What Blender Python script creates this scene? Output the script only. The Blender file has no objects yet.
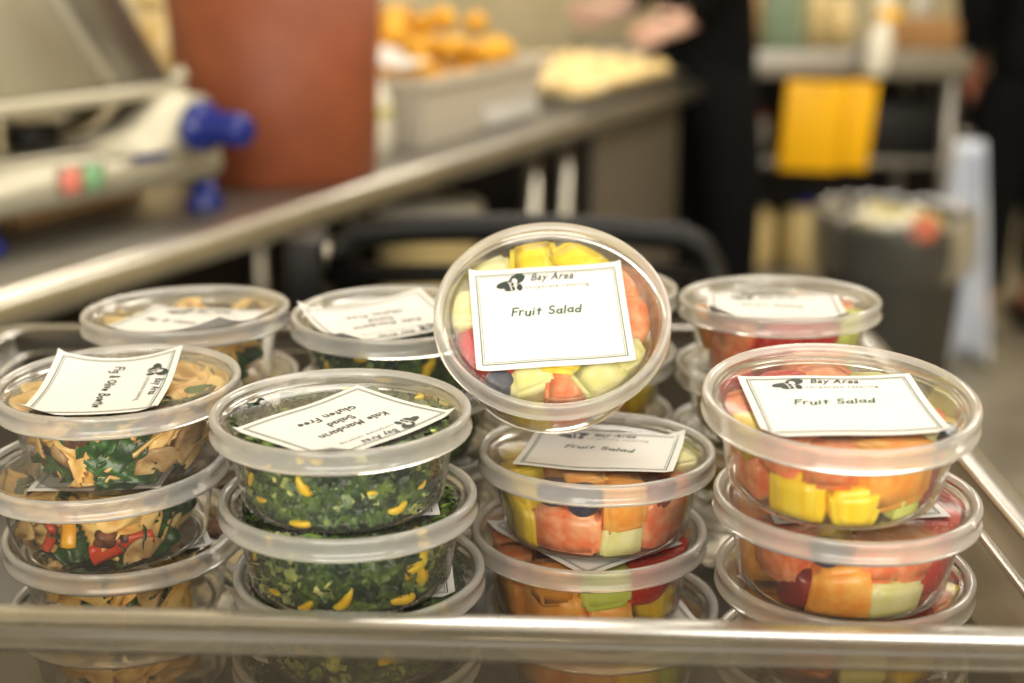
import bpy, bmesh, math, random
from mathutils import Vector, Matrix, Euler, noise
PI = math.pi; R = math.radians
random.seed(7)
sc = bpy.context.scene
col = sc.collection

# ------------------------------------------------------------------ camera
CAM_Z = 1.27
cd = bpy.data.cameras.new('camera'); cam = bpy.data.objects.new('camera', cd); col.objects.link(cam)
cd.sensor_width = 36; cd.lens = 50.0
cam.location = (0, 0, CAM_Z); cam.rotation_euler = (R(90 - 16.14), 0, 0)
cd.clip_start = 0.02; cd.clip_end = 60
cd.dof.use_dof = True; cd.dof.focus_distance = 0.655; cd.dof.aperture_fstop = 4.0
cd.dof.aperture_blades = 9
sc.camera = cam
# ------------------------------------------------------------------ world, lights, exposure
w = bpy.data.worlds.new('world'); sc.world = w; w.use_nodes = True
w.node_tree.nodes['Background'].inputs[0].default_value = (1.0, .93, .80, 1)
w.node_tree.nodes['Background'].inputs[1].default_value = .25
def area(name, loc, rot, sx, sy, power, colr):
    l = bpy.data.lights.new(name, 'AREA'); l.shape = 'RECTANGLE'; l.size = sx; l.size_y = sy
    l.energy = power; l.color = colr
    o = bpy.data.objects.new(name, l); o.location = loc; o.rotation_euler = [R(a) for a in rot]; col.objects.link(o)
WARM = (1.0, .925, .81)
area('ceiling_lamp', (0.62, 1.0, 2.68), (0, 0, 0), .7, 1.3, 11, WARM)
area('ceiling_lamp', (-.9, -1.2, 2.68), (0, 0, 0), .6, 1.2, 14, WARM)
area('ceiling_lamp', (1.7, 2.6, 2.68), (0, 0, 0), .6, 1.2, 15, WARM)
area('ceiling_lamp', (-.1, 2.9, 2.68), (0, 0, 0), .6, 1.2, 12, WARM)
area('ceiling_lamp', (.9, 4.6, 2.68), (0, 0, 0), 1.4, .6, 12, WARM)
area('ceiling_lamp', (2.3, -1.0, 2.68), (0, 0, 0), .6, 1.2, 14, WARM)
area('front_fill', (.3, -2.3, 1.75), (82, 0, 0), 3.4, 1.5, 66, (1.0, .955, .88))  # broad soft fill added behind the camera to brighten the tub fronts
sc.view_settings.view_transform = 'Standard'; sc.view_settings.look = 'None'
sc.view_settings.gamma = 1; sc.view_settings.use_curve_mapping = False
sc.view_settings.exposure = 1.02
sc.cycles.use_denoising = True
sc.cycles.max_bounces = 10; sc.cycles.transparent_max_bounces = 40
sc.cycles.diffuse_bounces = 4; sc.cycles.glossy_bounces = 4; sc.cycles.transmission_bounces = 6
sc.cycles.caustics_reflective = False; sc.cycles.caustics_refractive = False
sc.cycles.sample_clamp_indirect = 4

# ------------------------------------------------------------------ materials
def s2l(c):
    return tuple((x / 255 / 12.92) if x / 255 <= .04045 else ((x / 255 + .055) / 1.055) ** 2.4 for x in c) + (1,)
def mat(name, rgb, rough=.5, metal=0, sss=0, rgb2=None, scale=40, detail=3, bump=0, coat=0, rnd=0, contrast=(.35, .65), kind='NOISE', stretch=None, spec=.5):
    m = bpy.data.materials.new(name); m.use_nodes = True
    nt = m.node_tree; b = nt.nodes['Principled BSDF']; L = nt.links.new
    b.inputs['Base Color'].default_value = s2l(rgb); b.inputs['Roughness'].default_value = rough
    b.inputs['Metallic'].default_value = metal; b.inputs['Specular IOR Level'].default_value = spec
    if coat: b.inputs['Coat Weight'].default_value = coat; b.inputs['Coat Roughness'].default_value = .15
    if sss:
        b.inputs['Subsurface Weight'].default_value = sss; b.inputs['Subsurface Radius'].default_value = (1, .6, .35); b.inputs['Subsurface Scale'].default_value = .006
    if rgb2 or bump:
        tc = nt.nodes.new('ShaderNodeTexCoord'); src = tc.outputs['Object']
        if stretch:
            mp = nt.nodes.new('ShaderNodeMapping'); mp.inputs['Scale'].default_value = stretch; L(src, mp.inputs['Vector']); src = mp.outputs[0]
        if kind == 'NOISE':
            n = nt.nodes.new('ShaderNodeTexNoise'); n.inputs['Scale'].default_value = scale; n.inputs['Detail'].default_value = detail; fac = n.outputs['Fac']
        else:
            n = nt.nodes.new('ShaderNodeTexVoronoi'); n.inputs['Scale'].default_value = scale; fac = n.outputs['Distance']
        L(src, n.inputs['Vector'])
        if rgb2:
            r = nt.nodes.new('ShaderNodeValToRGB'); L(fac, r.inputs[0])
            r.color_ramp.elements[0].position = contrast[0]; r.color_ramp.elements[1].position = contrast[1]
            r.color_ramp.elements[0].color = s2l(rgb); r.color_ramp.elements[1].color = s2l(rgb2)
            out = r.outputs[0]
            if rnd:
                oi = nt.nodes.new('ShaderNodeObjectInfo'); hs = nt.nodes.new('ShaderNodeHueSaturation')
                mr = nt.nodes.new('ShaderNodeMapRange'); mr.inputs['To Min'].default_value = 1 - rnd; mr.inputs['To Max'].default_value = 1 + rnd
                L(oi.outputs['Random'], mr.inputs[0]); L(mr.outputs[0], hs.inputs['Value']); L(out, hs.inputs['Color']); out = hs.outputs[0]
            L(out, b.inputs['Base Color'])
        if bump:
            bp = nt.nodes.new('ShaderNodeBump'); bp.inputs['Strength'].default_value = bump; bp.inputs['Distance'].default_value = .001
            L(fac, bp.inputs['Height']); L(bp.outputs[0], b.inputs['Normal'])
    return m
def plastic(name, tint, haze, rough=.12, gloss=1.0, edge=0.35, hazecol=(225, 222, 210)):
    """clear or cloudy thin plastic: see-through, a cloudy share that scatters light, a Fresnel gloss"""
    m = bpy.data.materials.new(name); m.use_nodes = True
    nt = m.node_tree; nt.nodes.clear(); N = nt.nodes.new; L = nt.links.new
    out = N('ShaderNodeOutputMaterial')
    tr = N('ShaderNodeBsdfTransparent'); tr.inputs[0].default_value = s2l(tint)
    df = N('ShaderNodeBsdfDiffuse'); df.inputs[0].default_value = s2l(hazecol)
    tl = N('ShaderNodeBsdfTranslucent'); tl.inputs[0].default_value = s2l(hazecol)
    gl = N('ShaderNodeBsdfGlossy'); gl.inputs['Roughness'].default_value = rough; gl.inputs[0].default_value = (1, 1, 1, 1)
    mh = N('ShaderNodeMixShader'); mh.inputs[0].default_value = .4; L(df.outputs[0], mh.inputs[1]); L(tl.outputs[0], mh.inputs[2])
    lw = N('ShaderNodeLayerWeight'); lw.inputs[0].default_value = .35
    ma = N('ShaderNodeMath'); ma.operation = 'MULTIPLY_ADD'; ma.inputs[1].default_value = edge; ma.inputs[2].default_value = haze; ma.use_clamp = True
    L(lw.outputs['Facing'], ma.inputs[0])
    m1 = N('ShaderNodeMixShader'); L(ma.outputs[0], m1.inputs[0]); L(tr.outputs[0], m1.inputs[1]); L(mh.outputs[0], m1.inputs[2])
    fr = N('ShaderNodeFresnel'); fr.inputs[0].default_value = 1.45
    mg = N('ShaderNodeMath'); mg.operation = 'MULTIPLY'; mg.inputs[1].default_value = gloss; L(fr.outputs[0], mg.inputs[0])
    m2 = N('ShaderNodeMixShader'); L(mg.outputs[0], m2.inputs[0]); L(m1.outputs[0], m2.inputs[1]); L(gl.outputs[0], m2.inputs[2])
    L(m2.outputs[0], out.inputs[0])
    return m
M = dict(
    tub=plastic('clear_tub_plastic', (252, 251, 248), .03, .10, .8, .10, (250, 249, 244)),
    panel=plastic('lid_panel_plastic', (252, 251, 248), .025, .14, .7, .06, (250, 248, 242)),
    rim=plastic('lid_rim_plastic', (253, 252, 249), .30, .14, 1.2, .18, (255, 254, 250)),
    tray=plastic('clear_tray_wall', (196, 188, 172), .24, .40, .20, .10, (104, 98, 86)),
    traylip=plastic('clear_tray_lip', (226, 222, 212), .13, .24, .42, .14, (160, 154, 138)),
    paper=mat('label_paper', (207, 206, 203), .6),
    ink=mat('green_ink', (16, 66, 44), .6), inkd=mat('dark_ink', (34, 44, 42), .6), inkg=mat('grey_ink', (84, 90, 88), .6),
    cantaloupe=mat('cantaloupe', (250, 158, 52), .28, sss=.2, rgb2=(255, 190, 92), scale=120, rnd=.06, bump=.15),
    watermelon=mat('watermelon', (242, 120, 66), .22, sss=.2, rgb2=(253, 180, 130), scale=110, rnd=.08, bump=.3),
    honeydew=mat('honeydew', (230, 228, 138), .28, sss=.2, rgb2=(246, 240, 184), scale=90, rnd=.07, bump=.1),
    lime=mat('green_honeydew', (206, 224, 84), .28, sss=.2, rgb2=(226, 234, 130), scale=90, rnd=.05, bump=.1),
    pineapple=mat('pineapple', (250, 208, 16), .28, sss=.2, rgb2=(255, 228, 70), scale=150, rnd=.06, stretch=(1, 1, .22), bump=.3),
    strawberry=mat('strawberry', (226, 170, 60), .28, rgb2=(196, 14, 8), scale=420, kind='V', contrast=(.10, .24), bump=.7),
    blueberry=mat('blueberry', (24, 28, 48), .45, rgb2=(62, 70, 96), scale=120),
    grape=mat('red_grape', (96, 22, 26), .2, sss=.15, rgb2=(150, 44, 38), scale=60),
    pasta=mat('pasta', (222, 168, 84), .38, sss=.15, rgb2=(248, 212, 138), scale=110, rnd=.12, bump=.2, coat=.2),
    spinach=mat('spinach', (14, 50, 14), .35, rgb2=(48, 100, 32), scale=130, bump=.5, rnd=.15, coat=.2),
    pepper=mat('red_pepper', (186, 40, 18), .25, sss=.15, rgb2=(214, 84, 44), scale=60),
    ypepper=mat('yellow_pepper', (224, 150, 18), .25, sss=.15, rgb2=(240, 180, 50), scale=60),
    fig=mat('fig', (66, 34, 22), .45, rgb2=(140, 84, 46), scale=200, bump=.8),
    mushroom=mat('mushroom', (150, 112, 66), .45, rgb2=(206, 174, 122), scale=120, bump=.2),
    mandarin=mat('mandarin', (250, 196, 16), .28, sss=.2, rgb2=(255, 228, 70), scale=120, bump=.2, rnd=.08),
    steel=mat('brushed_steel', (178, 174, 162), .30, 1.0, rgb2=(200, 196, 184), scale=6),
    steel_dull=mat('dull_steel', (150, 147, 140), .42, .9),
    steel_light=mat('cast_aluminium', (190, 185, 166), .45, .5),
    blue=mat('blue_plastic', (10, 34, 120), .22), brown=mat('terracotta_plastic', (122, 60, 32), .6, rgb2=(132, 68, 38), scale=14),
    black=mat('black_plastic', (6, 6, 6), .5, spec=.3), dark=mat('dark_rubber', (22, 20, 17), .7, spec=.2),
    cloth=mat('black_cloth', (5, 5, 6), .9, rgb2=(10, 10, 11), scale=60, spec=.15), skin=mat('skin', (200, 128, 100), .5, sss=.1), skin2=mat('skin_brown', (150, 88, 64), .5),
    glove=mat('pale_skin', (222, 184, 168), .5), hair=mat('hair', (30, 22, 16), .6),
    panelgrey=mat('panel_grey', (88, 80, 68), .6), greytub=mat('grey_polyethylene', (196, 188, 174), .5), white=mat('white_plastic', (232, 228, 212), .4), ygreen=mat('yellow_green_band', (190, 184, 60), .5),
    cream=mat('cream_pastry', (226, 192, 116), .6, rgb2=(246, 226, 178), scale=30, rnd=.16), orangefood=mat('orange_cheese', (216, 150, 20), .6, rgb2=(232, 182, 60), scale=60, rnd=.12),
    yellow=mat('yellow_board', (252, 190, 0), .5), jug=mat('cream_jug', (226, 204, 146), .45), red=mat('red_plastic', (176, 40, 30), .4),
    bin=mat('grey_bin', (54, 53, 49), .55), liner=plastic('bin_liner', (230, 230, 225), .12, .3, .5, .10, (150, 150, 146)),
    orange=mat('orange_red', (190, 98, 70), .5), scraps=mat('scraps', (176, 166, 108), .7), paleblue=mat('pale_blue_cloth', (206, 214, 228), .7, rgb2=(228, 232, 240), scale=12),
    cardboard=mat('cardboard', (146, 106, 62), .8, rgb2=(160, 120, 74), scale=10), greenbox=mat('pale_green', (120, 140, 112), .5), darkbrown=mat('dark_brown', (32, 24, 17), .7),  # the dark brown is the plain colour of panels, tub and cabinet
    wall=mat('wall_paint', (214, 202, 168), .7, rgb2=(204, 190, 154), scale=3), tile=mat('quarry_tile', (118, 112, 98), .35, rgb2=(146, 140, 124), scale=5), ceil=mat('ceiling_tile', (232, 228, 214), .8),
    redb=mat('red_button', (214, 128, 112), .4), greenb=mat('green_button', (124, 172, 130), .4), tan=mat('tan_box', (186, 150, 104), .7),
)
# ------------------------------------------------------------------ helpers
def tag(o, label=None, cat=None, group=None, kind=None):
    if label:
        o['label'] = label
    if cat: o['category'] = cat
    if group: o['group'] = group
    if kind: o['kind'] = kind
    return o
def empty(name, loc=(0, 0, 0), rot=(0, 0, 0), mtx=None):
    o = bpy.data.objects.new(name, None); col.objects.link(o); o.empty_display_size = .02
    if mtx is not None: o.matrix_world = mtx
    else: o.location = loc; o.rotation_euler = rot
    return o
def obj(name, me, m, parent=None, smooth=True):
    if isinstance(me, bmesh.types.BMesh):
        b = me; me = bpy.data.meshes.new(name); b.to_mesh(me); b.free()
    for mm in (m if isinstance(m, (list, tuple)) else [m]):
        me.materials.append(M[mm] if isinstance(mm, str) else mm)
    if smooth:
        for p in me.polygons: p.use_smooth = True
    o = bpy.data.objects.new(name, me); col.objects.link(o)
    if parent: o.parent = parent
    return o
def pyd(verts, faces):
    me = bpy.data.meshes.new('mesh'); me.from_pydata([tuple(v) for v in verts], [], faces); me.update(); return me
def box(x0, x1, y0, y1, z0, z1, bev=.002, bm=None, seg=2, mtx=None):
    b = bmesh.new(); bmesh.ops.create_cube(b, size=1)
    for v in b.verts: v.co = Vector(((x0 + x1) / 2 + v.co.x * (x1 - x0), (y0 + y1) / 2 + v.co.y * (y1 - y0), (z0 + z1) / 2 + v.co.z * (z1 - z0)))
    if bev: bmesh.ops.bevel(b, geom=list(b.edges), offset=bev, segments=seg, affect='EDGES', profile=.5)
    if mtx is not None: b.transform(mtx)
    if bm is None: return b
    me = bpy.data.meshes.new('t'); b.to_mesh(me); b.free(); bm.from_mesh(me); bpy.data.meshes.remove(me); return bm
def lathe(prof, n=64, close=False):
    vs = []; fs = []
    k = len(prof)
    for i in range(n):
        a = 2 * PI * i / n
        for r, z in prof: vs.append((max(r, 1e-5) * math.cos(a), max(r, 1e-5) * math.sin(a), z))
    for i in range(n):
        j = (i + 1) % n
        for q in range(k - 1 + (1 if close else 0)):
            q2 = (q + 1) % k
            fs.append((i * k + q, j * k + q, j * k + q2, i * k + q2))
    return pyd(vs, fs)
def tube(pts, r, n=10, cap=True, closed=False):
    pts = [Vector(p) for p in pts]; vs = []; fs = []
    rs = r if isinstance(r, (list, tuple)) else [r] * len(pts)
    up = Vector((0, 0, 1)); prev = None
    for i, p in enumerate(pts):
        if closed: d = (pts[(i + 1) % len(pts)] - pts[i - 1]).normalized()
        else: d = (pts[min(i + 1, len(pts) - 1)] - pts[max(i - 1, 0)]).normalized()
        if prev is None:
            x = d.cross(up)
            if x.length < .05: x = d.cross(Vector((1, 0, 0)))
        else: x = prev - d * prev.dot(d)
        x.normalize(); prev = x; y = d.cross(x)
        for k in range(n):
            a = 2 * PI * k / n; vs.append(p + (x * math.cos(a) + y * math.sin(a)) * rs[i])
    m = len(pts)
    for i in range(m if closed else m - 1):
        for k in range(n):
            a, b = i * n + k, i * n + (k + 1) % n; j = ((i + 1) % m) * n
            fs.append((a, b, j + (k + 1) % n, j + k))
    if cap and not closed: fs.append(tuple(range(n))[::-1]); fs.append(tuple((m - 1) * n + k for k in range(n)))
    return pyd(vs, fs)
def arc(cx, cy, r, a0, a1, n=6): return [(cx + r * math.cos(R(a0 + (a1 - a0) * i / n)), cy + r * math.sin(R(a0 + (a1 - a0) * i / n))) for i in range(n + 1)]
def prism(poly, y0, y1, bev=.003):
    b = bmesh.new(); f = b.faces.new([b.verts.new((x, y0, z)) for x, z in poly])
    e = bmesh.ops.extrude_face_region(b, geom=[f])
    for v in [g for g in e['geom'] if isinstance(g, bmesh.types.BMVert)]: v.co.y = y1
    bmesh.ops.recalc_face_normals(b, faces=list(b.faces))
    if bev: bmesh.ops.bevel(b, geom=list(b.edges), offset=bev, segments=2, affect='EDGES')
    return b
def struct(name, me, m): return tag(obj(name, me, m, smooth=False), kind='structure')

# ------------------------------------------------------------------ the room
ED0 = Vector((-.56, 1.455, 0)); EDIR = Vector((.422, .9066, 0)).normalized(); ENRM = Vector((-EDIR.y, EDIR.x, 0))
def along(s, d, z=0): v = ED0 + EDIR * s + ENRM * d; return (v.x, v.y, z)      # s along the counter's front edge, d behind it
def cframe(s, d, z, turn=0):                                                    # local x along the counter, local y away from its edge
    return Matrix.Translation(along(s, d, z)) @ Matrix.Rotation(math.atan2(EDIR.y, EDIR.x) + turn, 4, 'Z')
struct('floor', box(-4.5, 3.6, -3, 6.6, -.1, 0, 0), 'tile')
struct('ceiling', box(-4.5, 3.6, -3, 6.6, 2.72, 2.82, 0), 'ceil')
struct('wall_back', box(-4.5, 3.6, 6.2, 6.3, 0, 2.72, 0), 'wall')
struct('wall_right', box(3.2, 3.3, -3, 6.3, 0, 2.72, 0), 'wall')
struct('wall_front', box(-4.5, 3.6, -2.7, -2.6, 0, 2.72, 0), 'wall')
wl = box(-5, 5.4, 0, .1, 0, 2.72, 0); wl.transform(cframe(0, .86, 0)); struct('wall_left', wl, 'wall')

# ------------------------------------------------------------------ long steel counter on the left
cnt = tag(empty('steel_counter', mtx=cframe(0, 0, 0)), 'long stainless steel counter with a rolled front edge running back along the left', 'counter')
obj('worktop', box(-1.6, 2.42, .0, .80, .868, .898, .003), 'steel_dull', cnt)
pts = [(-1.6 + 4.02 * i / 20, -.004, .880) for i in range(21)]
obj('rolled_edge', tube(pts, .023, 20), 'steel', cnt)
for s in (-1.5, .25, 1.55, 1.72):
    for d in (.06, .74): obj('leg', tube([(s, d, 0), (s, d, .87)], .019, 16), 'steel', cnt)
obj('undershelf', box(-1.55, 2.38, .05, .76, .22, .245, .003), 'steel_dull', cnt)
obj('end_panel', box(1.84, 2.40, .03, .05, .02, .868, .002), 'panelgrey', cnt)
obj('back_panel', box(-1.55, 2.38, .77, .785, .245, .868, .002), 'darkbrown', cnt)
for k, (s, d, ww, hh, m_) in enumerate([(.55, .25, .36, .3, 'darkbrown'), (.95, .28, .30, .24, 'dark'), (1.27, .15, .26, .13, 'white')]):
    t = tag(empty('storage_tub', mtx=cframe(s, d, .246)), ['dark brown tub on the shelf under the steel counter, nearest the camera', 'black tub on the shelf under the steel counter', 'white lidded tub on the shelf under the steel counter'][k], 'storage tub')
    obj('body', box(-ww / 2, ww / 2, 0, .3, 0, hh, .015), m_, t); obj('lid', box(-ww / 2 - .008, ww / 2 + .008, -.008, .308, hh - .012, hh + .008, .006), m_, t)

# ---- meat slicer
sl = tag(empty('meat_slicer', (-.395, 1.945, .945), (0, 0, math.atan2(.834, .552))), 'silver electric meat slicer with blue knob and blue feet on the steel counter', 'meat slicer')
obj('base', prism([(-.46, 0), (-.01, 0), (.004, .012), (-.004, .05), (-.46, .055)], .0, .33, .006), 'steel_light', sl)
obj('housing', prism([(-.20, .045), (.0, .03), (.002, .075), (-.018, .112), (-.062, .118), (-.12, .075), (-.20, .062)], -.004, .11, .008), 'steel_light', sl)
obj('deck_plate', box(-.44, -.13, .02, .30, .055, .062, .002), 'steel', sl)
bl = lathe([(0, -.002), (.118, -.002), (.125, 0), (.118, .003), (.06, .008), (0, .008)], 48); bl.transform(Matrix.Translation((-.17, .15, .185)) @ Matrix.Rotation(R(78), 4, 'X')); obj('blade', bl, 'steel', sl)
def slab(x0, x1, y0, y1, lean, m_, name, h=.36, back=-12):
    b = prism([(x0, 0), (x1, 0), (x1 - lean, h), (x0 - lean, h)], y0, y1, .005); b.transform(Matrix.Translation((0, .07, .128)) @ Matrix.Rotation(R(back), 4, 'X')); return obj(name, b, m_, sl)
slab(-.34, -.135, -.006, .006, .19, 'steel_light', 'carriage_plate'); slab(-.135, -.118, -.012, .016, .19, 'steel_light', 'carriage_rail')
slab(-.118, -.006, .012, .022, .17, 'steel_dull', 'thickness_plate')
obj('deck_shoulder', box(-.34, -.01, .05, .14, .108, .126, .006), 'steel_light', sl)
cb = tube([(.0, .10, .125), (.02, .085, .135)], [.008, .011], 12); obj('latch', cb, 'steel_light', sl)
obj('motor_hub', tube([(-.32, .14, .062), (-.32, .14, .10)], .05, 24), 'black', sl)
obj('drip_cup', tube([(-.22, .12, .062), (-.22, .12, .085)], .035, 24), 'black', sl)
kn = lathe([(0, 0), (.030, 0), (.034, .004), (.034, .016), (.026, .020), (.022, .026), (.022, .082), (.018, .090), (0, .091)], 40)
kn.transform(Matrix.Translation((-.052, -.004, .074)) @ Matrix.Rotation(R(90), 4, 'X')); obj('thickness_knob', kn, 'blue', sl)
for x, y in ((-.012, .03), (-.375, .03), (-.012, .29), (-.375, .29)):
    ft = lathe([(0, -.047), (.026, -.047), (.028, -.040), (.018, -.028), (.014, 0), (0, 0)], 28); ft.transform(Matrix.Translation((x, y, .002))); obj('foot', ft, 'blue', sl)
for x, m_ in ((-.264, 'redb'), (-.230, 'greenb')):
    bt = lathe([(0, .006), (.014, .006), (.017, .003), (.017, 0), (0, 0)], 24); bt.transform(Matrix.Translation((x, -.001, .030)) @ Matrix.Rotation(R(90), 4, 'X')); tag(obj('button', bt, m_, sl), 'red button' if m_ == 'redb' else 'green button')
obj('badge_strip', box(-.165, -.105, -.0055, -.003, .040, .047, .0005), 'blue', sl)
obj('control_plate', box(-.285, -.210, -.0015, .002, .012, .048, .001), 'steel_dull', sl)
tb = tag(empty('tan_box', mtx=cframe(.42, .22, .9)), 'small tan cardboard box half hidden beneath the meat slicer', 'box')
obj('body', box(-.12, .12, 0, .12, 0, .035, .002), 'tan', tb); obj('flap', box(-.12, .12, 0, .06, .035, .037, .0005), 'tan', tb)

# ---- terracotta bucket, jug, grey tub, pastries
bk = tag(empty('ingredient_bin', (-.365, 2.235, .8985)), 'tall terracotta brown round plastic bin standing behind the slicer', 'ingredient bin')
obj('body', lathe([(0, 0), (.146, 0), (.151, .006), (.168, .40), (.165, .40), (.148, .01), (0, .008)], 72), 'brown', bk)
obj('rolled_rim', lathe([(.168, .385), (.176, .388), (.177, .402), (.168, .406), (.165, .40)], 72, True), 'brown', bk)
jg = tag(empty('squeeze_bottle', (-.262, 2.46, .899)), 'white plastic bottle with a yellow-green band beside the terracotta bin', 'bottle')
obj('body', lathe([(0, 0), (.052, 0), (.056, .006), (.056, .08), (.050, .10), (.036, .125), (.036, .14), (0, .14)], 40), 'white', jg)
obj('band', lathe([(.0563, .066), (.0566, .068), (.0566, .078), (.0563, .08)], 40, True), 'ygreen', jg)
obj('cap', lathe([(0, .175), (.026, .175), (.034, .168), (.037, .14), (0, .14)], 40), 'white', jg)

gt = tag(empty('bus_tub', mtx=cframe(1.36, .06, .899)), 'grey plastic bus tub heaped with orange food on the steel counter', 'bus tub')
def open_box(L_, W_, H_, t=.004, taper=.02, lip=.012):
    o = [(-L_ / 2 + taper, taper, 0), (L_ / 2 - taper, taper, 0), (L_ / 2 - taper, W_ - taper, 0), (-L_ / 2 + taper, W_ - taper, 0)]
    top = [(-L_ / 2, 0, H_), (L_ / 2, 0, H_), (L_ / 2, W_, H_), (-L_ / 2, W_, H_)]
    def off(q, e): return [(x + (e if x > 0 else -e), y + (e if y > W_ / 2 else -e), z) for x, y, z in q]
    rings = [off(o, 0), off(top, 0), off([(x, y, H_) for x, y, z in top], lip), off([(x, y, H_ - .012) for x, y, z in top], lip), off([(x, y, H_ - .012) for x, y, z in top], lip - .003), off([(x, y, H_ + .003) for x, y, z in top], -.002), off([(x, y, z + .004) for x, y, z in o], -t)]
    rings[1] = off([(x, y, H_ - .003) for x, y, z in top], 0); rings[4] = off([(x, y, H_ + .003) for x, y, z in top], lip)
    rings = [rings[0], rings[1], off([(x, y, H_ - .012) for x, y, z in top], lip - .003), rings[3], rings[4], rings[5], rings[6]]
    vs = [v for r_ in rings for v in r_]; fs = [(3, 2, 1, 0)]
    for k in range(len(rings) - 1):
        for i in range(4): fs.append((k * 4 + i, k * 4 + (i + 1) % 4, k * 4 + 4 + (i + 1) % 4, k * 4 + 4 + i))
    n = (len(rings) - 1) * 4; fs.append((n, n + 1, n + 2, n + 3))
    return pyd(vs, fs)
obj('body', open_box(.52, .33, .122), 'greytub', gt, False)
obj('sheet_label', box(.0, .245, -.007, -.004, .01, .108, .0005, mtx=Matrix.Translation((0, .012, 0)) @ Matrix.Rotation(R(-9), 4, 'X')), 'paper', gt)
def lump(r, seed, sq=(1, 1, .8), sub=2, amp=.25):
    b = bmesh.new(); bmesh.ops.create_icosphere(b, subdivisions=sub, radius=r)
    for v in b.verts:
        n = noise.noise(v.co / r * 1.3 + Vector((seed * 3.7, seed, 0))); v.co *= 1 + amp * n; v.co = Vector((v.co.x * sq[0], v.co.y * sq[1], v.co.z * sq[2]))
    return b
rnd = random.Random(3)
of = []
protos = [lump(.026, k) for k in range(5)]; pm = []
for b in protos: me = bpy.data.meshes.new('orange_piece'); b.to_mesh(me); b.free(); me.materials.append(M['orangefood']); [setattr(p, 'use_smooth', True) for p in me.polygons]; pm.append(me)
for i in range(84):
    s = rnd.uniform(-.20, .23); d = rnd.uniform(.05, .29); h = .116 + .075 * math.exp(-((s + .02) / .20) ** 2) * (i % 3) / 1.4 + (.0 if i % 3 else -.01)
    o = bpy.data.objects.new('cheese_wedge', pm[i % 5]); col.objects.link(o)
    o.matrix_world = cframe(1.36 + s, .06 + d, .899 + h - .012) @ Euler((rnd.uniform(-1, 1), rnd.uniform(-1, 1), rnd.uniform(0, 6))).to_matrix().to_4x4()
    tag(o, 'chunk of orange-yellow food heaped in the grey bus tub', 'food chunk', 'orange food heaped in the grey tub')
pp = [(-.10, -.02, 0), (.00, -.03, .006), (.03, .09, .03), (-.09, .11, .012)]
me = pyd([(x, y, z) for x, y, z in pp] + [(x, y, z + .001) for x, y, z in pp], [(3, 2, 1, 0), (4, 5, 6, 7), (0, 1, 5, 4), (1, 2, 6, 5), (2, 3, 7, 6), (3, 0, 4, 7)])
o = obj('paper_sheet', me, 'paper', None, False); o.matrix_world = cframe(1.19, .12, 1.040); tag(o, 'crumpled white paper at the near end of the grey bus tub', 'paper sheet')
sp = tag(empty('sheet_pan', mtx=cframe(2.05, .02, .899)), 'metal sheet pan of small yellow pastries at the far end of the counter', 'sheet pan')
obj('body', open_box(.66, .46, .03, .002, .008, .006), 'steel', sp, False)
pm = []
for k in range(4): b = lump(.030, k + 9, (1, 1, .72)); me = bpy.data.meshes.new('pastry'); b.to_mesh(me); b.free(); me.materials.append(M['cream']); [setattr(p, 'use_smooth', True) for p in me.polygons]; pm.append(me)
for i in range(10):
    for j in range(7):
        o = bpy.data.objects.new('pastry', pm[(i * 3 + j) % 4]); col.objects.link(o)
        o.matrix_world = cframe(2.05 - .285 + i * .0625 + rnd.uniform(-.003, .003), .02 + .045 + j * .0615, .899 + .028 + .026 * math.sin(PI * (j + .5) / 7) + rnd.uniform(0, .010)) @ Matrix.Rotation(rnd.uniform(0, 6), 4, 'Z')
        tag(o, 'small yellow pastry lined up on the sheet pan at the counter end', 'pastry', 'pastries on the sheet pan')
for k, (s, d, rr, hh, m_) in enumerate([(1.15, .62, .07, .24, 'cream'), (1.45, .62, .06, .20, 'white'), (1.78, .66, .07, .22, 'cream'), (2.08, .68, .06, .18, 'tan')]):
    c = tag(empty('food_canister', mtx=cframe(s, d, .8985)), ['tall cream canister standing behind the grey bus tub', 'white canister standing behind the orange food', 'cream canister behind the sheet pan of pastries', 'short tan canister at the far back of the counter'][k], 'canister')
    obj('body', lathe([(0, 0), (rr, 0), (rr, hh), (rr - .004, hh), (0, hh)], 36), m_, c); obj('lid', lathe([(0, hh + .012), (rr + .003, hh + .012), (rr + .004, hh - .006), (rr, hh - .006)], 36), m_, c)

# ------------------------------------------------------------------ cart below the tray
ct = tag(empty('utility_cart', (0, .9, 0)), 'black plastic utility cart with an arched handle carrying the clear tray', 'cart')
obj('deck', box(-.33, .262, -.50, .42, .868, .9005, .010), 'dark', ct)
obj('lower_shelf', box(-.33, .262, -.50, .42, .25, .285, .010), 'dark', ct)
for x in (-.30, .235):
    for y in (-.46, .38): obj('leg', box(x - .022, x + .022, y - .022, y + .022, .08, .87, .006), 'black', ct)
    for y in (-.46, .38): obj('wheel', tube([(x - .014, y, .045), (x + .014, y, .045)], .045, 24), 'black', ct)
hp = [(-.205, .42, .884), (-.205, .50, .885), (-.205, .545, .905), (-.20, .55, .945)] + [(-.185 + .035 * math.sin(R(a)) - .015, .55, .945 + .022 * (1 - math.cos(R(a)))) for a in (30, 60, 90)]
hp += [(-.10, .55, .972), (0, .55, .974), (.10, .55, .970)] + [(.165 + .045 * math.sin(R(a)), .55, .966 - .045 * (1 - math.cos(R(a)))) for a in (15, 45, 75)] + [(.214, .545, .905), (.212, .50, .885), (.212, .42, .884)]
obj('handle', tube(hp, .0145, 16), 'black', ct)
obj('handle_bracket', box(-.232, -.192, .50, .585, .875, .968, .008), 'black', ct)
obj('crossbar', tube([(-.2, .545, .925), (.208, .545, .925)], .011, 14), 'black', ct)
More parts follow.
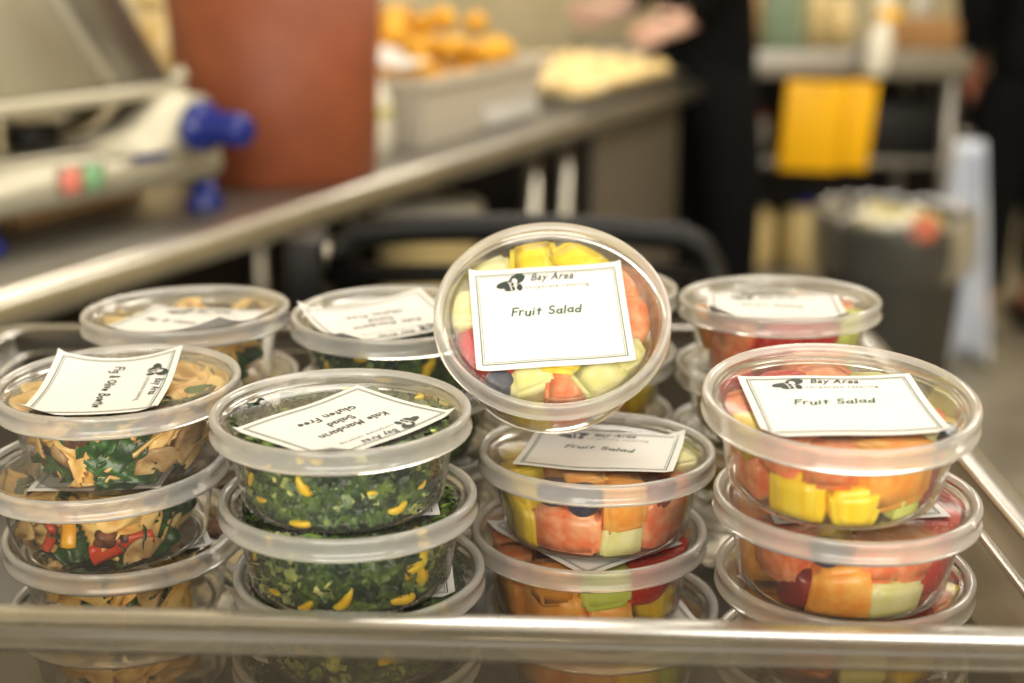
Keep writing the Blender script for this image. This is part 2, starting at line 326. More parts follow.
obj('handle_highlight', tube([(-.197, .532, .935), (-.190, .530, .960)], .006, 12), 'steel', ct)  # small steel rod added as the bright highlight on the black handle

# ------------------------------------------------------------------ clear tray: four walls sloping in, ledge and rolled lip
RZ = 1.013
tr = tag(empty('clear_tray', (0, .7, .9015)), 'clear plastic tray with a wide lip holding the stacked deli containers', 'tray')
inner = [(-.330, .5195), (.2235, .4925), (.2235, .912), (-.330, .912)]
def ring_off(e, z, e2=None):
    c = [(-e, -e), (e, -e), (e, e), (-e, e)]
    return [(x + c[i][0], y + c[i][1], z) for i, (x, y) in enumerate(inner)]
def rounded(e, z, rad=.02, n=5):
    q = ring_off(e, z); out = []
    for i in range(4):
        p = Vector(q[i]); a = (Vector(q[i - 1]) - p).normalized(); b = (Vector(q[(i + 1) % 4]) - p).normalized()
        s = p + a * rad; t = p + b * rad
        for k in range(n + 1):
            u = k / n; out.append(s * (1 - u) ** 2 + p * 2 * u * (1 - u) + t * u * u)
    return out
def loft(rings, bottom=False):
    n = len(rings[0]); vs = [v - Vector((0, .7, .9015)) for r_ in rings for v in r_]; fs = []
    for k in range(len(rings) - 1):
        for i in range(n): fs.append((k * n + i, k * n + (i + 1) % n, (k + 1) * n + (i + 1) % n, (k + 1) * n + i))
    if bottom: fs.append(tuple(range(n))[::-1])
    return pyd(vs, fs)
obj('tray_wall', loft([rounded(-.016, .9022), rounded(-.010, .9035), rounded(-.006, .985), rounded(-.004, .9995), rounded(.001, .9998), rounded(.0012, RZ)], True), 'tray', tr)
obj('tray_lip', loft([rounded(e, z, .024) for e, z in [(.0012, RZ - .001), (.002, RZ + .0012), (.004, RZ + .002), (.010, RZ + .0018), (.0155, RZ + .0012), (.0185, RZ - .001), (.0195, RZ - .004), (.0195, RZ - .009), (.0185, RZ - .0105), (.017, RZ - .009), (.016, RZ - .004), (.010, RZ - .0012), (.0016, RZ - .0015)]]), 'traylip', tr)

obj('tray_ledge', loft([rounded(e, z, .022) for e, z in [(-.0045, .9975), (-.0070, .9985), (-.0075, 1.0000), (-.0060, 1.0012), (-.0030, 1.0010)]]), 'traylip', tr)

# ------------------------------------------------------------------ deli container
LIDP = [(.0560, -.0098), (.0574, -.0103), (.0584, -.0102), (.0589, -.0094), (.0587, -.0083), (.0579, -.0074), (.0576, -.0060), (.0577, -.0042), (.0583, -.0030), (.0585, -.0016), (.0581, -.0004), (.0572, .0002), (.0560, .0001), (.0548, -.0006), (.0539, -.0020)]
PANELP = [(.0539, -.0020), (.0534, -.0030), (.0526, -.0034), (.0514, -.0034), (.0508, -.0036), (.0502, -.0046), (.0494, -.0050), (.030, -.0049), (.012, -.0048), (0, -.0048)]
def wall_r(z): # inner radius of the tub at height z (z=0 is the top of the lid)
    t = (z + .0425) / (.0425 - .004)
    r = .0456 + (.0522 - .0456) * min(1, max(0, t))
    if z < -.0378: r -= (.0052 - math.sqrt(max(0, .0052 ** 2 - (-.0378 - z) ** 2)))
    return r
lid_me = lathe(LIDP, 96); lid_me.materials.append(M['rim']); lid_me.name = 'lid_rim'
pan_me = lathe(PANELP, 96); pan_me.materials.append(M['panel']); pan_me.name = 'lid_panel'
bp = [(0, -.0420), (.028, -.0420), (.0395, -.0424), (.0412, -.0430)]
for a in range(0, 91, 15): bp.append((.0412 + .0050 * math.sin(R(a)), -.0380 - .0050 * math.cos(R(a))))
bp += [(.0472, -.032), (.0490, -.022), (.0510, -.010), (.0528, -.0062), (.0532, -.0052), (.0545, -.0050), (.0550, -.0035)]
body_me = lathe(bp, 96); body_me.materials.append(M['tub']); body_me.name = 'tub_body'
for me in (lid_me, pan_me, body_me):
    for p in me.polygons: p.use_smooth = True

# ---- hand lettering, drawn as strokes (capital height 1)
G = {
 'F': (.55, [[(.05, 0), (.06, 1)], [(.06, .98), (.6, 1)], [(.06, .52), (.48, .54)]]),
 'r': (.42, [[(.05, 0), (.05, .62)], [(.05, .4)] + arc(.25, .42, .2, 150, 50, 4)]),
 'u': (.55, [[(.05, .62), (.05, .22)] + arc(.24, .22, .19, 180, 330, 6) + [(.46, .62)], [(.46, .62), (.48, 0)]]),
 'i': (.22, [[(.08, 0), (.08, .6)], [(.08, .84), (.08, .88)]]),
 't': (.42, [[(.2, .9), (.2, .05)], [(.02, .62), (.42, .62)]]),
 'S': (.62, [arc(.32, .74, .24, 30, 250, 7) + arc(.3, .27, .25, 80, -160, 8)]),
 'a': (.56, [arc(.26, .3, .24, 60, 340, 9), [(.48, .6), (.47, .2), (.54, 0)]]),
 'l': (.2, [[(.08, 0), (.08, 1)]]),
 'd': (.56, [arc(.26, .28, .23, 40, 330, 9), [(.49, 1.0), (.48, 0)]]),
 'g': (.56, [arc(.26, .32, .23, 50, 330, 9), [(.48, .6), (.48, -.15)] + arc(.27, -.15, .21, 0, -140, 5)]),
 '&': (.68, [[(.62, 0), (.2, .62)] + arc(.3, .8, .16, 200, -20, 5) + [(.3, .5), (.12, .3)] + arc(.27, .2, .18, 160, 300, 5) + [(.58, .4)]]),
 'O': (.82, [arc(.38, .48, .38, 90, 450, 14)]),
 'v': (.48, [[(.02, .6), (.22, 0), (.44, .6)]]),
 'e': (.54, [[(.04, .32), (.48, .36)] + arc(.26, .32, .23, 10, 310, 9)]),
 'B': (.62, [[(.06, 0), (.06, 1)], [(.06, 1)] + arc(.28, .77, .22, 80, -80, 5) + [(.1, .52)] + arc(.3, .27, .26, 80, -90, 6) + [(.06, 0)]]),
 'o': (.54, [arc(.26, .3, .23, 90, 450, 10)]),
 'w': (.66, [[(.02, .6), (.16, 0), (.32, .5), (.46, 0), (.62, .6)]]),
 'K': (.62, [[(.06, 0), (.06, 1)], [(.56, .95), (.08, .42)], [(.2, .52), (.6, 0)]]),
 'M': (.85, [[(.04, 0), (.16, 1), (.4, .3), (.64, 1), (.78, 0)]]),
 'n': (.54, [[(.06, 0), (.06, .6)], [(.06, .4)] + arc(.26, .38, .2, 150, 0, 5) + [(.46, 0)]]),
 'G': (.74, [arc(.38, .5, .36, 50, 350, 10) + [(.42, .42)]]),
 ' ': (.4, []),
}
def stroke_text(s, h, cx, cy, wid=.13, slant=.12, sx=1.0, jit=0):
    """returns a list of (polyline in mm, stroke width in mm)"""
    total = sum((G[c][0] + .16) for c in s) * h * sx; x = cx - total / 2; out = []
    for i, c in enumerate(s):
        wdt, st = G[c]; dy = jit * math.sin(i * 2.3)
        for p in st: out.append(([(x + px * h * sx + slant * py * h, cy + (py - .5) * h + dy) for px, py in p], wid * h))
        x += (wdt + .16) * h * sx
    return out
def ribbon(strokes, sub=1.2):
    vs = []; fs = []
    for pl, wd in strokes:
        P = []
        for a, b in zip(pl[:-1], pl[1:]):
            n = max(1, int(math.dist(a, b) / sub))
            P += [(a[0] + (b[0] - a[0]) * k / n, a[1] + (b[1] - a[1]) * k / n) for k in range(n)]
        P.append(pl[-1]); h = wd / 2
        base = len(vs)
        for i, p in enumerate(P):
            a = P[max(i - 1, 0)]; b = P[min(i + 1, len(P) - 1)]; dx, dy = b[0] - a[0], b[1] - a[1]; l = math.hypot(dx, dy) or 1
            if i in (0, len(P) - 1):
                e = -h * .6 if i == 0 else h * .6; q = (p[0] + dx / l * e, p[1] + dy / l * e)
            else: q = p
            vs += [(q[0] - dy / l * h, q[1] + dx / l * h), (q[0] + dy / l * h, q[1] - dx / l * h)]
        for i in range(len(P) - 1): fs.append((base + 2 * i, base + 2 * i + 1, base + 2 * i + 3, base + 2 * i + 2))
    return vs, fs
def font_mesh(txt, size, shear=0, spacing=1.0, offset=0):
    cu = bpy.data.curves.new('text', 'FONT'); cu.body = txt; cu.size = size; cu.shear = shear; cu.space_character = spacing; cu.offset = offset; cu.resolution_u = 3
    cu.align_x = 'LEFT'; o = bpy.data.objects.new('text', cu); col.objects.link(o)
    dg = bpy.context.evaluated_depsgraph_get(); dg.update(); me = bpy.data.meshes.new_from_object(o.evaluated_get(dg))
    vs = [(v.co.x, v.co.y) for v in me.vertices]; fs = [tuple(p.vertices) for p in me.polygons]
    bpy.data.objects.remove(o); bpy.data.meshes.remove(me); return vs, fs
T1 = font_mesh('Bay Area', 6.2, .35, 1.12, .12); T2 = font_mesh('corporate catering', 3.7, 0, 1.16, 0)
def shift(t, dx, dy, wid=None):
    vs, fs = t; mx = max(v[0] for v in vs); k = (wid / mx) if wid else 1
    return [(x * k + dx, y + dy) for x, y in vs], fs
def disc(cx, cy, rx, ry, ang=0, n=20):
    c, s = math.cos(R(ang)), math.sin(R(ang)); vs = [(cx, cy)]
    for i in range(n):
        a = 2 * PI * i / n; x, y = rx * math.cos(a), ry * math.sin(a); vs.append((cx + x * c - y * s, cy + x * s + y * c))
    return vs, [(0, 1 + i, 1 + (i + 1) % n) for i in range(n)]
def merge(*ts):
    vs = []; fs = []
    for v, f in ts: b = len(vs); vs += v; fs += [tuple(b + i for i in q) for q in f]
    return vs, fs
LOGO_D = merge(disc(-20.5, 21.0, 5.0, 2.3, 14), disc(-14.6, 24.2, 4.4, 3.0, 28), disc(-18.2, 18.2, 3.2, 1.5, 8), disc(-13.6, 18.9, 1.5, 2.2, 0))
LOGO_W = merge(disc(-15.8, 23.0, 1.25, 1.7, 20), ribbon([([(-15.9, 22), (-15.5, 17.2)], .62), ([(-18.3, 21.8), (-17.7, 17.2)], .55), ([(-19.2, 22.6), (-18.4, 21.2), (-17.2, 22.4)], .45)]))
def border(i, wd):
    x, y = 38.5 - i, 31 - i; return [([(-x, y), (x, y)], wd), ([(x, y), (x, -y)], wd), ([(x, -y), (-x, -y)], wd), ([(-x, -y), (-x, y)], wd)]
TXT = {
 'fruit': [('Fruit Salad', 4.9, -1.5, 3.5)],
 'pasta': [('Fig & Olive Bowtie', 4.9, 0, 1.5)],
 'kale': [('Kale Mandarin', 4.8, 0, 5.5), ('Salad', 4.8, 0, -2.5), ('Gluten Free', 4.8, 0, -11.5)],
}
def paper_label(parent, kind, ang, cx, cy, lifts=(0, 0, 0, 0), full=True):
    ca, sa = math.cos(R(ang)), math.sin(R(ang))
    def place(u, v, up=0.0):
        x = cx + (u * ca - v * sa) * .001; y = cy + (u * sa + v * ca) * .001
        r = math.hypot(x, y)
        h = -.00435 + max(0, r - .0470) * .55
        h += .0003 * math.sin(u * .12 + cx * 900) * math.cos(v * .1)
        a, b = (u + 38.5) / 77, (v + 31) / 62
        cw = (((1 - a) * b) ** 2.2 * lifts[0] + (a * b) ** 2.2 * lifts[1] + (a * (1 - b)) ** 2.2 * lifts[2] + ((1 - a) * (1 - b)) ** 2.2 * lifts[3])
        return (x, y, h + cw + up)
    nx, ny = 26, 22; vs = []; fs = []
    for side in (0, -.00018):
        for j in range(ny + 1):
            for i in range(nx + 1): vs.append(place(-38.5 + 77 * i / nx, -31 + 62 * j / ny, side))
    n1 = (nx + 1) * (ny + 1)
    for j in range(ny):
        for i in range(nx):
            a = j * (nx + 1) + i; fs.append((a, a + 1, a + nx + 2, a + nx + 1)); fs.append((n1 + a + nx + 1, n1 + a + nx + 2, n1 + a + 1, n1 + a))
    lab = obj('paper_label', pyd(vs, fs), 'paper', parent)
    def ink(name, t, m, up=.00016): obj(name, pyd([place(u, v, up) for u, v in t[0]], t[1]), m, lab, False)
    ink('border_line', ribbon(border(3.4, .50) + border(4.5, .26), 2.0), 'ink')
    if full:
        st = []
        for s, h, x, y in TXT[kind]: st += stroke_text(s, h, x, y, (.185 if kind == 'fruit' else .19), .2, 1.05 if kind == 'fruit' else 1.0, .25)
        ink('handwritten_text', ribbon(st, .8), 'ink' if kind == 'fruit' else 'inkd')
        ink('business_name', merge(shift(T1, -8, 22.6, 22)), 'inkd'); ink('tagline', shift(T2, -10.8, 17.6, 32), 'inkg')
        ink('olive_mark', LOGO_D, 'inkd'); ink('cutlery_mark', LOGO_W, 'paper', .0002)
def container(desc, kind, x, y, z, tx=0, ty=0, label=None, full=True, lifts=(0, 0, 0, 0), group=None):
    mtx = Matrix.Translation((x, y, z)) @ Euler((tx, ty, 0)).to_matrix().to_4x4()
    t = empty('deli_container', mtx=mtx); tag(t, desc, 'food container', group)
    for n, me in (('tub_body', body_me), ('lid_rim', lid_me)):
        o = bpy.data.objects.new(n, me); col.objects.link(o); o.parent = t
        if n == 'lid_rim':
            p = bpy.data.objects.new('lid_panel', pan_me); col.objects.link(p); p.parent = o
    if label: paper_label(t, kind, *label, lifts=lifts, full=full)
    return mtx
# ---- shapes of the food, clamped so that they press against the plastic
def soft(x, lim, d):      # eases x up to lim instead of cutting it off there
    return x if x < lim - d else lim - d * math.exp(-(x - lim + d) / d)
def clampv(v, off=0):
    z = -soft(-v.z, .0412, .002); z = soft(z, -.0054 - off * .5, .0015); rr = wall_r(z) - .0008 - off
    r = math.hypot(v.x, v.y); q = soft(r, rr, .0030) / max(r, 1e-6)
    return Vector((v.x * q, v.y * q, z))
def clamp_hard(v, off=0):
    z = min(-.0056 - off * .5, max(-.0412, v.z)); rr = wall_r(z) - .0010 - off; r = math.hypot(v.x, v.y)
    if r > rr: return Vector((v.x * rr / r, v.y * rr / r, z))
    return Vector((v.x, v.y, z))
def chunk_bm(size, seed, sq=(1, 1, 1)):
    rr = random.Random(seed); b = bmesh.new(); bmesh.ops.create_cube(b, size=size)
    for v in b.verts: v.co += Vector([rr.uniform(-.14, .14) * size for _ in range(3)])
    for v in b.verts: v.co = Vector((v.co.x * sq[0], v.co.y * sq[1], v.co.z * sq[2]))
    bmesh.ops.subdivide_edges(b, edges=list(b.edges), cuts=2, use_grid_fill=True)
    bmesh.ops.bevel(b, geom=[e for e in b.edges if e.calc_face_angle(0) > .5], offset=size * .12, segments=3, affect='EDGES')
    for v in b.verts: v.co += v.co.normalized() * noise.noise(v.co * 90 + Vector((seed, 0, 0))) * size * .012
    return b
def strawberry_bm(size, seed):
    b = bmesh.new(); bmesh.ops.create_uvsphere(b, u_segments=28, v_segments=20, radius=size * .55)
    for v in b.verts:
        t = v.co.z / (size * .55); k = 1 - .38 * max(0, -t) ** 1.4 - .04 * t
        v.co = Vector((v.co.x * k, v.co.y * k * .8, v.co.z * 1.3))
        v.co *= 1 + .05 * noise.noise(v.co * 80 + Vector((seed, 0, 0)))
    return b
def berry_bm(size, seed):
    b = bmesh.new(); bmesh.ops.create_uvsphere(b, u_segments=28, v_segments=18, radius=size * .5)
    for v in b.verts:
        t = v.co.z / (size * .5); r = math.hypot(v.co.x, v.co.y) / (size * .5); a = math.atan2(v.co.y, v.co.x)
        if t > .7:
            if r < .42: v.co.z -= size * .5 * .22 * (1 - r / .42) ** .6
            elif r < .62: v.co.z += size * .5 * .10 * (1 + math.cos(5 * a))
    return b
def grape_bm(size, seed):
    b = bmesh.new(); bmesh.ops.create_uvsphere(b, u_segments=24, v_segments=16, radius=size * .5)
    for v in b.verts: v.co.z *= 1.3
    return b
def sheet(nu, nv, f, th):
    """two-sided thin solid from a surface f(u,v), u,v in [-1,1]"""
    vs = []; fs = []
    P = [[Vector(f(-1 + 2 * i / nu, -1 + 2 * j / nv)) for i in range(nu + 1)] for j in range(nv + 1)]
    N_ = []
    for j in range(nv + 1):
        row = []
        for i in range(nu + 1):
            a = P[j][min(i + 1, nu)] - P[j][max(i - 1, 0)]; b = P[min(j + 1, nv)][i] - P[max(j - 1, 0)][i]; n = a.cross(b)
            row.append(n.normalized() if n.length > 1e-12 else Vector((0, 0, 1)))
        N_.append(row)
    for s in (.5, -.5):
        for j in range(nv + 1):
            for i in range(nu + 1): vs.append(P[j][i] + N_[j][i] * th * s)
    n1 = (nu + 1) * (nv + 1)
    for j in range(nv):
        for i in range(nu):
            a = j * (nu + 1) + i; q = (a, a + 1, a + nu + 2, a + nu + 1); fs.append(q); fs.append(tuple(n1 + k for k in q[::-1]))
    rim = [i for i in range(nu + 1)] + [j * (nu + 1) + nu for j in range(1, nv + 1)] + [nv * (nu + 1) + i for i in range(nu - 1, -1, -1)] + [j * (nu + 1) for j in range(nv - 1, 0, -1)]
    for k in range(len(rim)): a, b = rim[k], rim[(k + 1) % len(rim)]; fs.append((a, n1 + a, n1 + b, b))
    me = pyd(vs, fs); b = bmesh.new(); b.from_mesh(me); bpy.data.meshes.remove(me); return b
def farfalle_bm(size, seed):
    rr = random.Random(seed); bend = rr.uniform(-.35, .35); tw = rr.uniform(-.5, .5)
    def f(u, v):
        w_ = .34 + .66 * abs(u) ** .75; zig = .055 * (1 if int(round((v + 1) * 8)) % 2 else -1) if abs(u) > .93 else 0
        x = u * (1 + zig * (1 if u > 0 else 1)); y = v * w_ * .68
        fold = .20 * math.cos(v * PI * 1.6) * math.exp(-(u / .42) ** 2)
        z = fold + bend * u * u + .07 * math.sin(3 * v + seed) * abs(u) + tw * u * v * .4
        return (x * size / 2, y * size / 2, z * size / 2)
    return sheet(16, 16, f, .0014)
def leaf_bm(size, seed):
    rr = random.Random(seed); ph = rr.uniform(0, 6); bend = rr.uniform(.1, .6)
    def f(u, v):
        w_ = math.sqrt(max(.0, 1 - (u * .98) ** 2)) * (.62 - .18 * u); ru = .10 * math.sin(u * 9 + ph) * abs(v) + .09 * math.sin(v * 5 + u * 7 + ph)
        return (u * size / 2, v * w_ * size / 2, (bend * (v * v * .5 + u * u * .5) + ru) * size / 2 + .03 * size * noise.noise(Vector((u * 4, v * 4, seed))))
    return sheet(14, 12, f, .0007)
def strip_bm(size, seed):
    def f(u, v): return (u * size / 2, v * size * .14, .25 * size * (1 - math.cos(u * 1.3)) + .04 * size * math.cos(v * 2))
    return sheet(12, 4, f, .0030)
def lumpf_bm(size, seed): return lump(size / 2, seed, (1, .9, .75), 3, .45)
def mush_bm(size, seed):
    def f(u, v):
        a = u * 1.25; r = .55 + .42 * v; st = (.10 if abs(u) < .18 and v < 0 else 0)
        return (math.sin(a) * r * size / 2, math.cos(a) * r * size / 2 - .3 * size / 2, .05 * size * math.sin(3 * u))
    return sheet(14, 6, f, .0030)
def segment_bm(size, seed):
    b = bmesh.new(); bmesh.ops.create_uvsphere(b, u_segments=16, v_segments=12, radius=size * .5)
    for v in b.verts: v.co = Vector((v.co.x, v.co.y * .42, v.co.z * .36)); v.co.y += .35 * v.co.x ** 2 / size * (seed % 3); v.co *= .85 + .55 * noise.noise(v.co * 130 + Vector((seed * 1.7, 0, 0)))
    return b
SHAPES = dict(cantaloupe=('cantaloupe_chunk', chunk_bm, 'melon chunk', 'orange cantaloupe chunk'), watermelon=('watermelon_chunk', chunk_bm, 'melon chunk', 'red watermelon chunk'),
    honeydew=('honeydew_chunk', chunk_bm, 'melon chunk', 'pale honeydew chunk'), lime=('honeydew_chunk', chunk_bm, 'melon chunk', 'lime green honeydew chunk'), pineapple=('pineapple_chunk', chunk_bm, 'pineapple chunk', 'yellow pineapple chunk'),
    strawberry=('strawberry', strawberry_bm, 'strawberry', 'red strawberry'), blueberry=('blueberry', berry_bm, 'blueberry', 'dark blueberry'), grape=('grape', grape_bm, 'grape', 'dark red grape'),
    pasta=('farfalle', farfalle_bm, 'pasta', 'bowtie pasta piece'), spinach=('spinach_leaf', leaf_bm, 'leaf', 'dark green spinach leaf'), pepper=('pepper_strip', strip_bm, 'pepper strip', 'red pepper strip'),
    ypepper=('pepper_strip', strip_bm, 'pepper strip', 'yellow pepper strip'), fig=('fig_piece', lumpf_bm, 'fig', 'dark brown fig piece'), mushroom=('mushroom_slice', mush_bm, 'mushroom', 'tan mushroom slice'),
    mandarin=('mandarin_segment', segment_bm, 'mandarin', 'yellow mandarin piece'))
seedc = [100]
def piece(mtx, kind, pos, size, rot, where, group=None, sq=None):
    """one piece of food; pos in the container's own frame"""
    seedc[0] += 1; name, fn, cat, desc = SHAPES[kind]
    b = fn(size, seedc[0], sq) if (sq and fn is chunk_bm) else fn(size, seedc[0])
    b.transform(rot.to_matrix().to_4x4()); p = Vector(pos)
    off = dict(pineapple=.0003, cantaloupe=.0011, watermelon=.0022, honeydew=.0006, lime=.0015, strawberry=.0008, grape=.0018).get(kind, 0) + (seedc[0] % 3) * .0001
    for v in b.verts: v.co = clampv(v.co + p, off) - p
    bmesh.ops.recalc_face_normals(b, faces=list(b.faces))
    o = obj(name, b, kind); o.matrix_world = mtx @ Matrix.Translation(p)
    tag(o, desc + ' ' + where, cat, group); return o
DEF = dict(cantaloupe=.023, watermelon=.024, honeydew=.021, lime=.022, pineapple=.022, strawberry=.024, blueberry=.0135, grape=.019)
def fill_fruit(mtx, where, keys, nrand, seed, palette, lidkeys=()):
    """keys: (kind, azimuth deg from the front, height 0..1, size factor[, (sx,sy,sz)])"""
    rr = random.Random(seed); S = []; used = {}
    def wlab(kind, txt): return txt
    for k in keys:
        kind, az, h, f = k[:4]; sq = k[4] if len(k) > 4 else (1, 1, 1); s = DEF[kind] * f * .95; z = -.0405 + .0345 * h
        hz = s * .5 * sq[2]; z = max(-.0412 + hz * .75, min(-.0056 - hz * .75, z))
        rad = wall_r(z) - s * .47 * sq[1] - .001; a = R(az) - PI / 2
        S.append([Vector((rad * math.cos(a), rad * math.sin(a), z)), s * .5 * (sq[0] * sq[1] * sq[2]) ** .33, kind, s, Euler((0, 0, a + PI / 2 + R(rr.uniform(-8, 8)))), True, sq, az, h])
    for k in lidkeys:
        kind, x, y, f = k[:4]; s = DEF[kind] * f; z = -.0056 - s * .40; spin = k[4] if len(k) > 4 else rr.uniform(0, 90)
        S.append([Vector((x * .001, y * .001, z)), s * .5, kind, s, Euler((0, 0, R(spin))), True, (1, 1, 1), None, 1])
    for i in range(nrand):
        kind = rr.choice(palette); s = DEF[kind] * rr.uniform(.85, 1.1); a = rr.uniform(0, 2 * PI); q = rr.uniform(0, .036)
        S.append([Vector((q * math.cos(a), q * math.sin(a), rr.uniform(-.033, -.014))), s * .5, kind, s, Euler((rr.uniform(-.4, .4), rr.uniform(-.4, .4), rr.uniform(0, 3))), False, (1, 1, 1), None, 0])
    home = [q[0].copy() for q in S]
    for it in range(300):
        for i in range(len(S)):
            for j in range(i + 1, len(S)):
                d = S[j][0] - S[i][0]; l = d.length or 1e-6; o_ = (S[i][1] + S[j][1]) * 1.06 - l
                if o_ > 0:
                    wi, wj = [(.04 if S[n_][2] == 'blueberry' else .22) if S[n_][5] else 1 for n_ in (i, j)]
                    d = d / l * o_ * .6; S[i][0] -= d * wi / (wi + wj); S[j][0] += d * wj / (wi + wj)
        for n_, q in enumerate(S):
            p = q[0]
            if q[5]: p += (home[n_] - p) * (.06 if q[7] is not None else .30)
            p.z = min(-.0056 - q[1] * .8, max(-.0412 + q[1] * .8, p.z)); r = math.hypot(p.x, p.y)
            if q[5] and q[7] is not None: lim = wall_r(p.z) - q[3] * .47 * q[6][1] - .001; k_ = lim / max(r, 1e-6); p.x *= k_; p.y *= k_; q[4] = Euler((0, 0, math.atan2(p.y, p.x) + PI / 2))
            else:
                lim = wall_r(p.z) - q[1] * .9
                if r > lim: p.x *= lim / r; p.y *= lim / r
    for p, r, kind, s, rot, pin, sq, az, h in S:
        if az is not None:
            side = 'left' if az < -28 else 'right' if az > 28 else 'middle'; lev = 'high' if h > .66 else 'low' if h < .34 else 'midway'
            wtxt = '%s on the %s front of %s' % (lev, side, where)
        elif pin: wtxt = 'under the lid of %s, %s %s' % (where, 'back' if p.y > 0 else 'front', 'left' if p.x < 0 else 'right')
        else: wtxt = 'packed inside %s' % where
        if kind in ('strawberry',): rot = Euler((rot.x + 1.0, rot.y + .6, rot.z))
        if kind == 'grape': rot = Euler((rot.x + .3, rot.y + .5, rot.z))
        if kind == 'blueberry': rot = Euler((R(70) if not (pin and az is None) else R(25), 0, rot.z))
        piece(mtx, kind, p, s, rot, wtxt, 'fruit pieces in ' + where, sq)
def wall_piece(mtx, kind, az, h, size, spin, tilt, inset, where, group):
    """a flat piece laid against the curved wall: its thickness and folds run inwards from the plastic"""
    seedc[0] += 1; name, fn, cat, desc = SHAPES[kind]; b = fn(size, seedc[0])
    b.transform((Matrix.Rotation(R(tilt), 4, 'X') @ Matrix.Rotation(R(spin), 4, 'Z')))
    zc = -.040 + .033 * h; a0 = R(az) - PI / 2; top = max(v.co.z for v in b.verts)
    c = Vector(((wall_r(zc) - inset) * math.cos(a0), (wall_r(zc) - inset) * math.sin(a0), zc))
    for v in b.verts:
        z = min(-.0060, max(-.0408, zc + v.co.y)); d = min(top - v.co.z, .016); r = max(.004, wall_r(z) - .0012 - inset - d); a = a0 + v.co.x / .048
        v.co = Vector((r * math.cos(a), r * math.sin(a), z)) - c
    bmesh.ops.recalc_face_normals(b, faces=list(b.faces))
    o = obj(name, b, kind); o.matrix_world = mtx @ Matrix.Translation(c)
    return tag(o, desc + ' ' + where, cat, group)
def fill_pasta(mtx, where, seed, n, keys=(), core=True):
    rr = random.Random(seed); cnt_ = [0]
    def put(kind, az, h, size, spin, tilt, inset=None, wt='pressed against the wall of '):
        cnt_[0] += 1
        wall_piece(mtx, kind, az, h, size, spin, tilt, (cnt_[0] * 3 % 5) * .0006 if inset is None else inset, wt + where, 'salad pieces in ' + where)
    for k in keys: put(*k)
    kinds = ['pasta', 'pasta', 'spinach', 'pasta', 'fig', 'pasta', 'spinach', 'mushroom', 'pasta', 'spinach']
    for i in range(n):                                    # second layer behind the wall layer
        k = kinds[i % 10]; az = (i * 47) % 200 - 100 + rr.uniform(-10, 10)
        put(k, az, rr.uniform(.1, .95), {'pasta': .031, 'spinach': .038, 'fig': .013, 'mushroom': .026}[k] * rr.uniform(.9, 1.1), rr.uniform(0, 180), rr.uniform(-35, 35), rr.uniform(.005, .012), 'tucked behind the front of ')
    for i in range(n * 2 // 3):                             # top layer under the lid
        k = kinds[(i * 3) % 10]; a = i * 2.399; q = .044 * math.sqrt((i + .5) / (n * 2 / 3))
        piece(mtx, k, (q * math.cos(a), q * math.sin(a), rr.uniform(-.016, -.008)), {'pasta': .031, 'spinach': .036, 'fig': .014, 'mushroom': .026}[k], Euler((rr.uniform(-.5, .5), rr.uniform(-.5, .5), rr.uniform(0, 6))), 'lying under the lid of ' + where, 'salad pieces in ' + where)
kale_m = mat('kale', (28, 60, 36), .42, rgb2=(102, 138, 64), scale=90, detail=5, bump=.6, contrast=(.38, .66))
nt = kale_m.node_tree; b_ = nt.nodes['Principled BSDF']; geo = nt.nodes.new('ShaderNodeNewGeometry'); cr = nt.nodes.new('ShaderNodeValToRGB'); mx = nt.nodes.new('ShaderNodeMix'); mx.data_type = 'RGBA'; mx.blend_type = 'MULTIPLY'; mx.inputs[0].default_value = 1
cr.color_ramp.elements[0].color = (.18, .32, .38, 1); cr.color_ramp.elements[1].color = (1.5, 1.25, 1.1, 1); e = cr.color_ramp.elements.new(.86); e.color = (1.6, 1.3, 1, 1); e = cr.color_ramp.elements.new(.90); e.color = (10, 5.0, 8.0, 1)
lk = b_.inputs['Base Color'].links[0].from_socket; nt.links.new(geo.outputs['Random Per Island'], cr.inputs[0]); nt.links.new(lk, mx.inputs[6]); nt.links.new(cr.outputs[0], mx.inputs[7]); nt.links.new(mx.outputs[2], b_.inputs['Base Color'])
